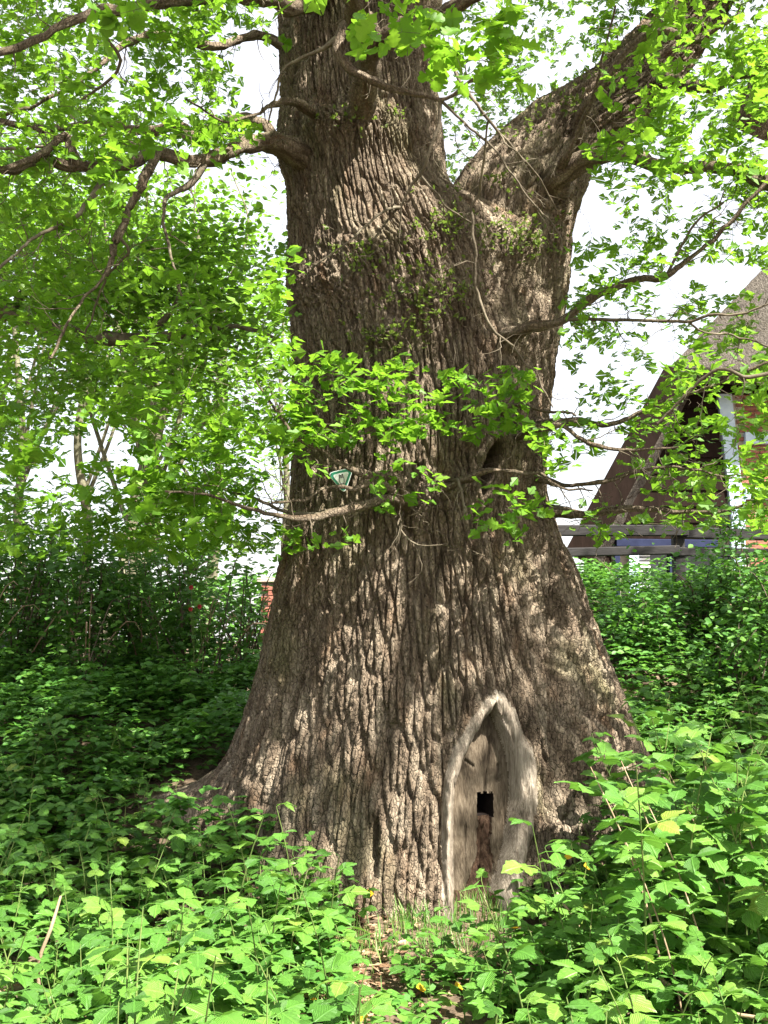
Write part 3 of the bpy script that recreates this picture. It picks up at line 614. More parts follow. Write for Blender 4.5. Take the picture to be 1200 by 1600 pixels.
def grow(centres, nl, spread, size):
    global nodes
    d0 = np.array([np.min(np.sum((nodes[:, :3]-c)**2, 1)) for c in centres])
    store = np.zeros((len(nodes)+len(centres)*7, 4)); store[:len(nodes)] = nodes; cnt = len(nodes)
    for c in centres[np.argsort(d0)]:
        dd = np.sum((store[:cnt, :3]-c)**2, 1); k = int(np.argmin(dd)); a = store[k]; L = math.sqrt(dd[k])
        n = max(3, int(L/.09)+2); t = np.linspace(0, 1, n)[:, None]
        mid = (a[:3]+c)/2+rng.normal(0, .16, 3)*L+np.array([0, 0, .10*L])
        pts = (1-t)**2*a[:3]+2*t*(1-t)*mid+t*t*c + rng.normal(0, .012, (n, 3))*np.sin(t*math.pi)
        r0 = min(a[3]*.8, .004+.0042*L); r = np.linspace(r0, .0016, n)
        q = np.column_stack([pts, r]); v, f = tube(q, 4); twigs.add(v, f)
        m = min(n-1, 6); store[cnt:cnt+m] = q[np.linspace(1, n-1, m).astype(int)]; cnt += m
        tip = unit(pts[-1]-pts[-2])
        ns = max(2, nl+int(rng.integers(-2, 3)))
        az = rng.uniform(0, 2*math.pi, ns)
        d = unit(np.stack([np.cos(az), np.sin(az), rng.uniform(-.55, .45, ns)], -1)+.5*tip)
        base = c+rng.normal(0, spread*.42, (ns, 3))*np.array([1, 1, .7])-d*size*.3
        nn = np.array([0, 0, 1.])+rng.normal(0, .45, (ns, 3)); nn = unit(nn-np.sum(nn*d, 1)[:, None]*d)
        LP_.append(base); LD_.append(d); LN_.append(nn); LS_.append(size*rng.uniform(.65, 1.25, ns))
    nodes = store[:cnt]
for s in sprays: grow(*s)
LP_ = np.vstack(LP_); LD_ = np.vstack(LD_); LN_ = np.vstack(LN_); LS_ = np.concatenate(LS_)
tv, tf = twigs.get()
wpart('twigs', tv, tf, M['twig'], oak, ob, smooth=True)['kind'] = 'stuff'

# leaf templates: two halves folded along the midrib, each an n-gon
def halves(out, fold=.18, droop=.12):
    """out: half outline (x, y) from base to tip -> verts, faces (k-gons)"""
    k = len(out); R_ = [(x, y, fold*y-droop*x*x) for x, y in out]; L_ = [(x, -y, fold*y-droop*x*x) for x, y in out]
    return np.array(R_+L_), np.array([list(range(k)), list(range(2*k-1, k-1, -1))])
OAK_LO = halves([(0, 0), (.24, .15), (.42, .11), (.62, .30), (.80, .18), (1, .02)])
OVAL = halves([(0, 0), (.22, .21), (.5, .30), (.78, .18), (1, 0)])
def leaves_mesh(name, pos, d, n, s, tmpl, wid=1.0):
    tv, tf = tmpl; m = len(pos); k = len(tv); b = np.cross(n, d)
    V = pos[:, None]+s[:, None, None]*(tv[None, :, 0:1]*d[:, None]+wid*tv[None, :, 1:2]*b[:, None]+tv[None, :, 2:3]*n[:, None])
    F = (tf[None]+(np.arange(m)*k)[:, None, None]).reshape(-1, tf.shape[1])
    return mesh_np(name, V.reshape(-1, 3), F, tint=np.repeat(rng.random(m), len(tf)))
px_, py_, dp_ = proj(LP_)
big = np.where((px_ > 5) & (px_ < 1195) & (py_ > 5) & (py_ < 1595) & (dp_ > 1), LS_/dp_, 0)
top = np.argsort(-big)[:300]
# detailed leaf for the 300 leaves that show largest
oh = [(0, .012), (.10, .05), (.20, .15), (.28, .17), (.33, .09), (.45, .24), (.53, .25), (.58, .13), (.68, .30), (.78, .27), (.82, .18), (.93, .16), (1, 0)]
hv, hf = [], []
for side in (1, -1):
    b0 = len(hv)
    for x, y in oh: hv.append((x, 0, -.14*x*x)); hv.append((x, side*y, .22*y-.14*x*x+.02*math.sin(x*19)))
    for i in range(len(oh)-1):
        q = [b0+2*i, b0+2*i+2, b0+2*i+3, b0+2*i+1]; hf.append(q if side < 0 else q[::-1])
near_leaf = mesh_np('leaf', np.array(hv), np.array(hf)); near_leaf.materials.append(M['oakleaf_big'])
for i in top:
    o = bpy.data.objects.new('leaf', near_leaf); COL.objects.link(o); o.parent = oak
    b = np.cross(LN_[i], LD_[i]); Rm = Matrix((LD_[i], b, LN_[i])).transposed().to_4x4()
    o.matrix_local = Matrix.Translation(Vector(LP_[i]-ob)) @ Rm @ Matrix.Diagonal(Vector((float(LS_[i])*1.08, float(LS_[i])*1.3, float(LS_[i])*1.08, 1)))
rest = np.ones(len(LP_), bool); rest[top] = False
cr = link('crown', leaves_mesh('crown', LP_[rest]-ob, LD_[rest], LN_[rest], LS_[rest], OAK_LO, 1.25), M['oakleaf'], oak); cr['kind'] = 'stuff'

# short leafy sprigs growing out of the burls and on top of the limb
sp, sdv, snn, sss = [], [], [], []
sbag = Bag()
for x, y, Yd, sx, sy, n in ((665, 455, 6.42, 38, 30, 130), (815, 368, 6.42, 36, 20, 100), (700, 345, 6.5, 30, 22, 60), (600, 525, 6.35, 40, 14, 50), (570, 180, 6.3, 50, 14, 26), (560, 395, 6.4, 40, 16, 26), (800, 200, 6.95, 32, 10, 40), (870, 165, 6.95, 30, 12, 30), (930, 130, 6.9, 25, 14, 20), (545, 410, 6.42, 25, 16, 10), (760, 285, 6.7, 40, 12, 20)):
    for _ in range(n):
        c = surf(x+rng.normal(0, sx*.95), y+rng.normal(0, sy*.95))
        if c is None: continue
        dr = unit(np.array([rng.normal(0, .5), -.8, rng.normal(.35, .4)])); L = rng.uniform(.05, .16)
        t = np.linspace(0, 1, 4)[:, None]; pts = c-dr*.10+dr*(L+.10)*t+np.array([0, 0, -.03])*t*t
        v, f = tube(np.column_stack([pts, np.full(4, .0014)]), 3); sbag.add(v, f)
        for k in range(4):
            u = unit(dr+rng.normal(0, .7, 3)); nn = np.array([0, 0, 1.])+rng.normal(0, .5, 3); nn = unit(nn-(nn@u)*u)
            sp.append(pts[-1]-dr*L*rng.uniform(0, .7)); sdv.append(u); snn.append(nn); sss.append(rng.uniform(.016, .042))
sv, sf = sbag.get()
o = wpart('sprig_stems', sv, sf, M['twig'], oak, ob); o['kind'] = 'stuff'
o = link('sprigs', leaves_mesh('sprigs', np.array(sp)-ob, np.array(sdv), np.array(snn), np.array(sss), OVAL), M['moss'], oak); o['kind'] = 'stuff'
o['label'] = 'tufts of small dull green sprigs on the burls'

# ------------------------------------------------------------------ owl sign nailed to the trunk
M['sgreen'] = surf_mat('sign_green', [(.4, (.015, .15, .085)), (.6, (.03, .19, .11))], 14, rough=.45, bump=0, spec=.4)
M['swhite'] = surf_mat('sign_white', [(.35, (.62, .66, .64)), (.65, (.80, .82, .80))], 9, rough=.45, bump=0, spec=.4)
M['sblack'] = surf_mat('sign_black', [(.4, (.02, .02, .022)), (.6, (.04, .04, .04))], 9, rough=.5, bump=0)
sc_ = P(534, 748, float(surf(534, 748)[1])-.035)
sign = empty('owl_sign', sc_, 'small green and white triangular owl plaque fixed to the oak trunk', 'sign')
def rtri(s, dy, rad=.02):
    """rounded triangle, point down, half width s"""
    c = np.array([(-s, s*.62), (s, s*.62), (0, -s*1.12)]); out = []
    cen = c.mean(0)
    for i in range(3):
        a = c[i]; e1 = unit(c[i-1]-a); e2 = unit(c[(i+1) % 3]-a)
        for t in np.linspace(0, 1, 5):
            p = a+e1*rad*(1-t)**1*1.6*(1-t)+e2*rad*1.6*t*t; out.append((p[0], dy, p[1]))
    return out
rot_s = Matrix.Rotation(math.radians(-10), 4, 'Y') @ Matrix.Rotation(math.radians(-16), 4, 'Z')
def sign_part(name, mb, mat, par=sign):
    for i, v in enumerate(mb.v): mb.v[i] = tuple(rot_s @ Vector(v))
    return mb.build(name, mat, par)
mb = MB(); mb.prism(rtri(.094, 0, .030), (0, .004, 0)); plate = sign_part('plate', mb, M['swhite']); plate['label'] = 'white rimmed backing plate'
mb = MB(); mb.prism(rtri(.088, -.0015, .028), (0, .0011, 0)); sign_part('green_border', mb, M['sgreen'], plate)
mb = MB(); mb.prism(rtri(.060, -.003, .016), (0, .0011, 0)); sign_part('white_field', mb, M['swhite'], plate)
mb = MB()
def stroke(a, b, w=.0035): mb.beam((a[0], -.0042, a[1]), (b[0], -.0042, b[1]), w, .0016)
ow = [(-.012, .030), (-.006, .024), (.006, .024), (.012, .030), (.012, .012), (.017, -.004), (.014, -.026), (.006, -.034), (-.006, -.034), (-.014, -.026), (-.017, -.004), (-.012, .012)]
for i in range(len(ow)): stroke(ow[i], ow[(i+1) % len(ow)])
stroke((-.008, .017), (-.003, .017), .005); stroke((.003, .017), (.008, .017), .005); stroke((-.011, .008), (.011, .008), .003); stroke((-.026, -.036), (.026, -.036), .003); stroke((0, .014), (0, .010), .003)
o = sign_part('owl_drawing', mb, M['sblack'], plate); o['label'] = 'black outline of a sitting long-eared owl'
for x in (-.066, .066):
    mb = MB(); mb.prism([(x+.004*math.cos(a), -.0035, .045+.004*math.sin(a)) for a in np.linspace(0, 6.283, 9)[:-1]], (0, .05, 0)); sign_part('nail', mb, M['sblack'])

# ------------------------------------------------------------------ thatched farmhouse on the bank
M['thatch'] = surf_mat('thatch', [(.3, (.045, .038, .03)), (.5, (.13, .112, .09)), (.7, (.26, .23, .19))], 7, stretch=(5, 1.6, 2), bump=1, bscale=16, bdist=.25, rough=.95)
M['darkwood'] = surf_mat('shade_darkened_boards', [(.3, (.008, .0055, .004)), (.7, (.019, .012, .0095))], 6, stretch=(1, 1, .2), bump=.4, rough=.95, spec=.05)  # dark brown boards, darkened further to put the gable shade into their colour
M['bluewood'] = surf_mat('pale_blue_timber', [(.3, (.34, .45, .58)), (.7, (.52, .63, .72))], 5, bump=.3)
M['deepblue'] = surf_mat('blue_frame', [(.3, (.010, .014, .04)), (.7, (.018, .024, .06))], 5, bump=.1)
M['brick'] = surf_mat('red_brick', [(.3, (.20, .075, .052)), (.55, (.27, .105, .075)), (.75, (.33, .16, .115))], 9, bump=.5, bscale=50)
M['mortar'] = surf_mat('mortar', [(.3, (.30, .26, .22)), (.7, (.42, .37, .31))], 12, bump=.4)
M['glass'] = surf_mat('window_glass', [(.4, (.012, .014, .018)), (.6, (.02, .022, .028))], 3, rough=.08, bump=0, spec=.6)
M['blind'] = surf_mat('white_blind', [(.4, (.6, .6, .62)), (.6, (.72, .72, .72))], 3, bump=0)
YH = 17.0
hb = P(1130, 950, YH); hb[2] = float(G(hb[0], YH))
house = empty('farmhouse', hb, 'half-timbered brick farmhouse with steep thatched roof on the bank right of the oak', 'house')
def Hp(px, py, dy=0.): return P(px, py, YH+dy)
zg = hb[2]-.3
# wall backing (mortar) as a gable-shaped slab
pts = [Hp(925, 990), Hp(925, 850), Hp(1062, 585), Hp(1420, 585), Hp(1420, 990)]
mb = MB(); mb.prism(pts, (0, .35, 0)); wall = mb.build('wall', M['mortar'], house, hb)
# visible brickwork in the bay right of the post
brm = MB(); brm.box(-.118, .118, -.02, .05, -.031, .031); bo = brm.build('brick', M['brick'], wall, bevel=.004); bmesh_ = bo.data; first = True
c0 = Hp(1156, 780); c1 = Hp(1290, 600); zrow = c0[2]-1.2; row = 0; nb = 0
while zrow < c1[2]:
    xr = c0[0]+.12+(.125 if row % 2 else 0)
    while xr < c1[0] and nb < 290:
        o = bo if first else bpy.data.objects.new('brick', bmesh_)
        if not first: COL.objects.link(o); o.parent = wall
        first = False
        o.location = Vector((xr-hb[0], YH-.012-hb[1]+rng.uniform(-.004, .004), zrow-hb[2])); xr += .25; nb += 1
    zrow += .075; row += 1
# timber frame
for nm, a, b, w, m in (('post', Hp(1128, 590, -.06), Hp(1150, 790, -.06), .24, 'bluewood'), ('post', Hp(1152, 780, -.063), Hp(1152, 940, -.063), .24, 'bluewood'), ('rail', Hp(1163, 685, -.05), Hp(1420, 685, -.05), .2, 'bluewood'),
        ('rail', Hp(1163, 772, -.05), Hp(1420, 772, -.05), .2, 'bluewood'), ('post', Hp(1262, 590, -.063), Hp(1262, 940, -.063), .22, 'bluewood'), ('tie_beam', Hp(1060, 600, -.1), Hp(1420, 600, -.1), .36, 'darkwood'), ('lintel', Hp(962, 848, -.12), Hp(1120, 850, -.12), .13, 'deepblue')):
    mb = MB(); mb.beam(a, b, w, .12); mb.build(nm, M[m], house, hb, bevel=.008)
# dark weatherboards between the verge and the post
for i in range(15):
    y0 = 588+i*25.5; y1 = y0+24.5
    xl = lambda y: np.interp(y, [575, 860, 990], [1062, 915, 905])
    if y0 > 840: xr0 = 955
    else: xr0 = 1116+(y0-588)*.11
    pts = [Hp(xl(y0), y0, -.02-.03), Hp(xr0, y0, -.05), Hp(xr0, y1, -.075), Hp(xl(y1), y1, -.075)]
    mb = MB(); mb.prism(pts, (0, .045, 0)); mb.build('board', M['darkwood'], wall, hb)
# low window with striped blind under the blue lintel
mb = MB(); mb.box(*sorted((Hp(966, 0)[0], Hp(1118, 0)[0])), YH-.03, YH-.01, Hp(0, 950)[2], Hp(0, 856)[2]); win = mb.build('window', M['glass'], house, hb)
for xx in (964, 990, 1050, 1120):
    mb = MB(); mb.beam(Hp(xx, 950, -.09), Hp(xx, 852, -.09), .09 if xx != 990 else .16, .08); mb.build('window_frame', M['deepblue'] if xx != 990 else M['bluewood'], win, hb)
for k in range(9):
    mb = MB(); z = Hp(0, 868+k*6.0)[2]; mb.box(Hp(958, 0)[0], Hp(985, 0)[0], YH-.055, YH-.045, z-.018, z+.018); mb.build('blind_slat', M['blind'], win, hb)
# thatched roof: left slope slab (verge facing us) and the half-hip above the gable
def slab(name, quad, thick, mat, n=18, amp=.05, seed=0):
    """thick thatch surface from a 4-corner patch; rough, slightly sagging, with rounded lower edge"""
    q = [np.array(p) for p in quad]; t = np.linspace(0, 1, n); Uu, Vv = np.meshgrid(t, t)
    S = (1-Uu)[..., None]*(1-Vv)[..., None]*q[0]+Uu[..., None]*(1-Vv)[..., None]*q[1]+Uu[..., None]*Vv[..., None]*q[2]+(1-Uu)[..., None]*Vv[..., None]*q[3]
    nrm = unit(np.cross(q[1]-q[0], q[3]-q[0]))
    S = S+nrm*(amp*fbm(Uu*6+seed, Vv*6, 501+seed)+.02*fbm(Uu*40, Vv*40, 511+seed))[..., None]
    Bk = S-nrm*thick
    V = np.vstack([S.reshape(-1, 3), Bk.reshape(-1, 3)]); N = n*n
    i = np.arange(n-1)[:, None]*n+np.arange(n-1)[None]
    F = [np.stack([i, i+1, i+n+1, i+n], -1).reshape(-1, 4), N+np.stack([i, i+n, i+n+1, i+1], -1).reshape(-1, 4)]
    e = np.arange(n-1)
    for a, b in ((e, e+1), ((n-1)*n+e+1, (n-1)*n+e), ((e+1)*n, e*n), (e*n+n-1, (e+1)*n+n-1)):
        F.append(np.stack([b, a, a+N, b+N], -1))
    return V, np.vstack(F)
def roof_part(name, quad, thick, n=40, seed=0, mat='thatch', par=None, amp=.05):
    v, f = slab(name, quad, thick, None, n, amp, seed); return wpart(name, v, f, M[mat], par or house, hb, smooth=False)
e0 = Hp(893, 868, -.75); e1 = Hp(1046, 574, -.8); ridge = Hp(1200, 412, .5); ridge2 = Hp(1330, 275, 1.6)
bk = np.array([5.0, 12., 0]); bk2 = np.array([5.0, 11., 0])
roof = roof_part('roof', [e0, e1, e1+bk, e0+bk], .34, 40, 1)
roof['label'] = 'steep grey thatch slope'
roof_part('upper_slope', [e1, ridge, ridge+bk2, e1+bk], .34, 40, 2, par=roof)
hip = roof_part('half_hip', [Hp(1046, 574, -.85), Hp(1420, 590, -.85), Hp(1420, 250, 1.6), ridge], .36, 60, 3, par=roof, amp=.04)
hip['label'] = 'half-hip of the thatch overhanging the gable'
mb = MB(); mb.beam(Hp(906, 866, -.86), Hp(1060, 580, -.9), .46, .06); mb.build('barge_board', M['darkwood'], roof, hb)

# ------------------------------------------------------------------ rail fence on top of the bank
M['rail'] = surf_mat('weathered_rail', [(.3, (.014, .013, .013)), (.6, (.032, .030, .030)), (.8, (.06, .057, .057))], 5, stretch=(.25, 1, 1), bump=.5, bscale=40)
YF = 11.2
fb = P(1000, 900, YF); fb[2] = float(G(fb[0], YF))
fence = empty('rail_fence', fb, 'dark weathered two-rail wooden fence along the bank top before the farmhouse', 'fence')
for a, b, w in ((P(770, 829, YF), P(1075, 829, YF+.1), .125), (P(1050, 832, YF+.14), P(1330, 838, YF+.3), .125), (P(770, 866, YF), P(1062, 859, YF+.1), .10), (P(1045, 862, YF+.14), P(1330, 866, YF+.3), .10)):
    mb = MB(); mb.beam(a, b, w, .06); mb.build('rail', M['rail'], fence, fb, bevel=.01)
for x, t in ((790, 815), (1058, 812), (1322, 815)):
    a = P(x, t, YF+.2); mb = MB(); mb.beam((a[0], a[1], float(G(a[0], a[1]))-.3), a, .13, .12); mb.build('post', M['rail'], fence, fb, bevel=.012)

# ------------------------------------------------------------------ trees behind, left
def crown_leaves(cen, rad, n_cl, n_lf, size, spread, seed, tmpl=OVAL, hollow=.35):
    r = np.random.default_rng(seed)
    u = unit(r.normal(0, 1, (n_cl, 3)))*(hollow+(1-hollow)*r.random((n_cl, 1))**.6); c = np.array(cen)+u*np.array(rad)
    c = c[vnoise(c[:, 0]*1.1+seed, c[:, 2]*1.1+c[:, 1]*.7, seed) > .34]
    pos = np.repeat(c, n_lf, 0); pos = pos+r.normal(0, spread, pos.shape)*np.array([1, 1, .6]); m = len(pos)
    az = r.uniform(0, 6.283, m); d = unit(np.stack([np.cos(az), np.sin(az), r.uniform(-.6, .4, m)], -1))
    nn = np.array([0, 0, 1.])+r.normal(0, .5, (m, 3)); nn = unit(nn-np.sum(nn*d, 1)[:, None]*d)
    return c, pos, d, nn, size*r.uniform(.6, 1.3, m)
def bg_tree(label, base, lean, h, r0, crowns, leafm, seed, group=None, name='tree', limbs=7):
    r = np.random.default_rng(seed)
    b = np.array([base[0], base[1], float(G(base[0], base[1]))-.05])
    t = empty(name, b, label, 'tree', group)
    tp = b+np.array([lean, 0, h])
    pts = [(b[0], b[1], b[2]-.2, r0*1.25)]+[(*(b+(tp-b)*k+r.normal(0, .10, 3)*np.array([1, 1, 0])*(1 if k < 1 else 0)), r0*(1-.75*k)) for k in (.12, .3, .5, .75, 1.)]
    q = smooth_path(pts, .12); q[:, 3] *= 1+.12*fbm(q[:, 2]*3, q[:, 2]*0+seed, 601)
    v, f = tube(q, 10); wpart('trunk', v, f, M['bgtrunk'], t, b, smooth=True)
    P_, D_, N_, S_ = [], [], [], []
    for i, (cen, rad, ncl, nlf, size, spread) in enumerate(crowns):
        c, p, d, n, s = crown_leaves(b+np.array(cen), rad, ncl, nlf, size, spread, seed*10+i); P_.append(p); D_.append(d); N_.append(n); S_.append(s)
        for k in range(limbs):
            if len(c) == 0: break
            e = c[r.integers(len(c))]; s0 = q[int(len(q)*r.uniform(.25, .95)), :]
            mid = (s0[:3]+e)/2+r.normal(0, .25, 3)
            lv, lf = tube(smooth_path([(*s0[:3], s0[3]*.5), (*mid, s0[3]*.3), (*e, .008)], .15), 6); wpart('branch', lv, lf, M['bgtrunk'], t, b, smooth=True)
    o = link('crown', leaves_mesh('crown', np.vstack(P_)-b, np.vstack(D_), np.vstack(N_), np.concatenate(S_), OVAL), M[leafm], t); o['kind'] = 'stuff'
    return t
def bx(px, Y): return (P(px, 1000, Y)[0], Y)
GT = 'slender trees standing behind the thicket'
LBT = 'slender leafy tree with bare lower trunk behind the thicket left of the oak'
bg_tree(LBT, bx(105, 15), .3, 7.5, .10, [((.3, 0, 6.0), (1.7, 1.5, 2.6), 150, 16, .11, .22)], 'bgleaf', 21, GT)
bg_tree(LBT, bx(185, 16), .5, 8, .11, [((.4, 0, 6.3), (1.8, 1.5, 2.8), 160, 16, .11, .22)], 'bgleaf', 22, GT)
bg_tree(LBT, bx(225, 18), -.2, 9, .14, [((0, 0, 7.0), (2.0, 1.8, 3.0), 160, 16, .12, .25)], 'bgleaf', 23, GT)
bg_tree(LBT, bx(30, 14), -.2, 7, .09, [((0, 0, 6.0), (1.6, 1.5, 2.6), 140, 16, .11, .22)], 'bgleaf', 24, GT)
bg_tree(LBT, bx(-60, 15), .2, 8, .13, [((.2, 0, 6.3), (2.0, 1.8, 3.2), 150, 16, .12, .25)], 'bgleaf', 25, GT)
bg_tree('leaning dark-limbed tree whose crown spreads low above the thicket', bx(170, 12.5), 1.0, 6.0, .11, [((.8, 0, 4.6), (1.6, 1.3, 1.5), 190, 18, .095, .18), ((.0, 0, 6.2), (2.2, 1.4, 1.7), 190, 18, .095, .2)], 'bgleaf', 26)
bg_tree('pale feathery tree far behind, beside the left edge of the oak trunk', bx(455, 26), -.3, 9.5, .13, [((-.2, 0, 6.6), (1.9, 2, 3.6), 190, 14, .10, .28)], 'paleleaf', 27)
bg_tree('broad tree with dense bright crown behind the low oak boughs', bx(330, 19), .2, 7.5, .15, [((-.2, 0, 5.6), (2.2, 2, 2.4), 230, 17, .12, .24)], 'bgleaf', 28)
# neighbour with a long dark horizontal limb reaching towards the oak
nb_ = np.array([*bx(-150, 9.5), 0]); nb_[2] = float(G(nb_[0], nb_[1]))-.05
nt = empty('tree', nb_, 'neighbouring tree reaching one long dark horizontal limb towards the oak', 'tree')
v, f = tube(smooth_path([(nb_[0], nb_[1], nb_[2]-.2, .26), (nb_[0]+.05, nb_[1], nb_[2]+1.5, .2), (nb_[0]-.05, nb_[1], nb_[2]+3.2, .18), (nb_[0]+.1, nb_[1], nb_[2]+6, .10)], .1), 14); wpart('trunk', v, f, M['branch'], nt, nb_, smooth=True)
for pl in ([(-150, 450, 9.5, 18), (-40, 470, 9.3, 16), (40, 497, 9.2, 15), (110, 520, 9.1, 13), (180, 530, 9.0, 12), (255, 526, 8.9, 9), (310, 515, 8.8, 6), (370, 508, 8.7, 4), (440, 530, 8.6, 2)],
           [(200, 530, 9.0, 8), (222, 560, 9.0, 7), (240, 600, 9.0, 5), (258, 635, 9.0, 3)], [(20, 490, 9.2, 8), (40, 455, 9.2, 7), (100, 425, 9.1, 5), (160, 410, 9.0, 3)], [(230, 528, 8.95, 6), (275, 480, 9, 5), (300, 440, 9, 3)]):
    v, f = tube(wig(smooth_path([(*P(a, b, c), r*c/FPX) for a, b, c, r in pl], .05), 77), 9); wpart('branch', v, f, M['branch'], nt, nb_, smooth=True)
PP = [crown_leaves(P(x, y, 9.2), (rx, .9, rz), n, 17, .085, .15, 900+i, hollow=.0) for i, (x, y, rx, rz, n) in enumerate(((60, 450, 1.1, .75, 110), (220, 450, 1.0, .7, 120), (350, 480, .75, .6, 80), (120, 580, 1.0, .35, 60), (300, 580, .8, .3, 45), (20, 330, 1.0, .6, 60), (330, 380, .8, .5, 60)))]
o = link('crown', leaves_mesh('crown', np.vstack([p[1] for p in PP])-nb_, np.vstack([p[2] for p in PP]), np.vstack([p[3] for p in PP]), np.concatenate([p[4] for p in PP]), OVAL), M['bgleaf'], nt); o['kind'] = 'stuff'

# ------------------------------------------------------------------ thicket shrubs
def shrub(label, px, Y, h, rx, n, seed, leafm='shrubleaf', size=.075, group=None, canes=10, dry=5, name='shrub', low=.1):
    r = np.random.default_rng(seed); x, y = bx(px, Y); b = np.array([x, y, float(G(x, y))])
    t = empty(name, b, label, 'shrub', group)
    tips = []
    for k in range(canes+dry):
        a = r.uniform(0, 6.283); rr = rx*r.uniform(.2, 1); e = np.array([math.cos(a)*rr, math.sin(a)*rr*.8, h*r.uniform(.55, 1.)])
        if k >= canes: e[2] *= .75; e[:2] *= 1.25
        m1 = e*np.array([.25, .25, .6])+r.normal(0, .06, 3)
        s0 = np.array([r.normal(0, .12), r.normal(0, .1), -.08]); q = smooth_path([(*s0, .010), (*(s0*.6+m1*np.array([1, 1, .8])), .008), (*(e*.75+np.array([0, 0, .16*h])), .006), (*e, .003)], .08)
        v, f = tube(q, 5); link('stem', mesh_np('stem', v, f, smooth=True), M['cane'] if k >= canes else M['twig'], t)
        if k < canes: tips.append(q[len(q)//4:, :3])
    tips = np.vstack(tips); c = tips[r.integers(len(tips), size=n)]+r.normal(0, .13, (n, 3)); c[:, 2] = np.maximum(c[:, 2], low*h)
    pos = np.repeat(c, 6, 0); pos += r.normal(0, .075, pos.shape); m = len(pos)
    az = r.uniform(0, 6.283, m); d = unit(np.stack([np.cos(az), np.sin(az)-.2, r.uniform(-.6, .25, m)], -1)); nn = np.array([0, -.15, 1.])+r.normal(0, .4, (m, 3)); nn = unit(nn-np.sum(nn*d, 1)[:, None]*d)
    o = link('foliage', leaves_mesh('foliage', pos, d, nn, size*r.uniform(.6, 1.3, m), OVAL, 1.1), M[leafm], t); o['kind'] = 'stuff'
    return t
GS = 'shrubs of the shady thicket left of the oak'; LS1 = 'shady leafy shrub with arching canes in the thicket left of the oak'
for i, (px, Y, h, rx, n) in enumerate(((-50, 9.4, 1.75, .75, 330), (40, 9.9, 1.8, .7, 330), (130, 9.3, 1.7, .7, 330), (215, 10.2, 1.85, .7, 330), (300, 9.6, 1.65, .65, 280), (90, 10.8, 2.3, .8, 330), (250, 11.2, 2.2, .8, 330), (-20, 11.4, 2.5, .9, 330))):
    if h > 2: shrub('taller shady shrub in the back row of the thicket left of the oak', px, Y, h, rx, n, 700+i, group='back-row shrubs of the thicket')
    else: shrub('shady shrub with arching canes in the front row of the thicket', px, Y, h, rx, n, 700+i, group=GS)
shrub('thin straggling shrub with many bare canes close to the left of the oak trunk', 385, 10.2, 1.45, .55, 110, 720, canes=9, dry=12)
GR = 'leafy shrubs on the bank below the fence'; LS2 = 'leafy green shrub on the bank right of the oak below the fence'
for i, (px, Y, h, rx, n) in enumerate(((1010, 9.4, .75, .5, 170), (1105, 9.8, .95, .5, 230), (1190, 9.2, 1.1, .5, 230), (1150, 8.4, .8, .5, 170), (1245, 8.6, 1.2, .5, 190))):
    shrub(LS2, px, Y, h, rx, n, 740+i, leafm='cover', size=.065, group=GR, canes=9, dry=2)
shrub('tall spindly sapling with dark stem at the fence end right of the oak', 1150, 10.2, 1.5, .28, 120, 760, leafm='cover', size=.06, canes=4, dry=1)

hx0, hy0 = bx(180, 16.5); hbz = np.array([hx0, hy0, float(G(hx0, hy0))])
hedge = empty('hedge', hbz, 'long dark hedge closing the view behind the thicket and slender trees', 'hedge')
hr = np.random.default_rng(88)
for k in range(14):
    xk = hbz[0]-4.6+k*.66; zz = hr.uniform(1.2, 1.7); v, f = tube(smooth_path([(xk, hy0, hbz[2]-.1, .03), (xk+hr.normal(0, .1), hy0, hbz[2]+zz*.6, .02), (xk+hr.normal(0, .25), hy0+hr.normal(0, .2), hbz[2]+zz, .008)], .15), 5); wpart('stem', v, f, M['bgtrunk'], hedge, hbz)
m = 15000; hp = np.stack([hr.uniform(-5.0, 4.9, m), hr.normal(0, .35, m), hr.random(m)], -1); hp[:, 2] = .05+hp[:, 2]*(1.75+.5*fbm(hp[:, 0]*.9, hp[:, 0]*0, 888)-.35*sstep(2.2, 3.4, hp[:, 0]))
az = hr.uniform(0, 6.283, m); d = unit(np.stack([np.cos(az), np.sin(az), hr.uniform(-.6, .3, m)], -1)); nn = np.array([0, -.3, 1.])+hr.normal(0, .5, (m, 3)); nn = unit(nn-np.sum(nn*d, 1)[:, None]*d)
o = link('foliage', leaves_mesh('foliage', hp, d, nn, hr.uniform(.07, .14, m), OVAL, 1.2), M['shrubleaf'], hedge); o['kind'] = 'stuff'

# ------------------------------------------------------------------ glimpsed red wall and red blossoms behind the thin shrub
rb = P(452, 930, 14.5); rb[2] = float(G(rb[0], 14.5))
wallt = empty('garden_wall', rb, 'low red brick wall glimpsed between the thin shrub and the oak trunk', 'wall')
zt = P(440, 910, 14.5)[2]; z = rb[2]-.05; row = 0
rbm = None
mb = MB(); mb.box(rb[0]-.4, rb[0]+.85, 14.47, 14.6, z-.1, zt-.01); mb.build('core', M['mortar'], wallt, rb)
while z+.07 < zt:
    for k in range(5):
        xk = rb[0]-.4+.12+k*.245+(.1 if row % 2 else 0)
        if rbm is None:
            m_ = MB(); m_.box(-.117, .117, -.05, .05, -.032, .032); o = m_.build('brick', M['brick'], wallt, bevel=.004); rbm = o.data
        else: o = bpy.data.objects.new('brick', rbm); COL.objects.link(o); o.parent = wallt
        o.location = Vector((xk-rb[0], 14.5-.04-rb[1], z-rb[2]))
    z += .077; row += 1
mb = MB(); mb.box(rb[0]-.46, rb[0]+.9, 14.38, 14.68, zt-.005, zt+.06); mb.build('coping', M['mortar'], wallt, rb, bevel=.01)
M['red'] = leaf_mat('red_petal', [(0, (.26, .015, .02)), (1, (.36, .03, .035))], .3, (.6, .05, .05))
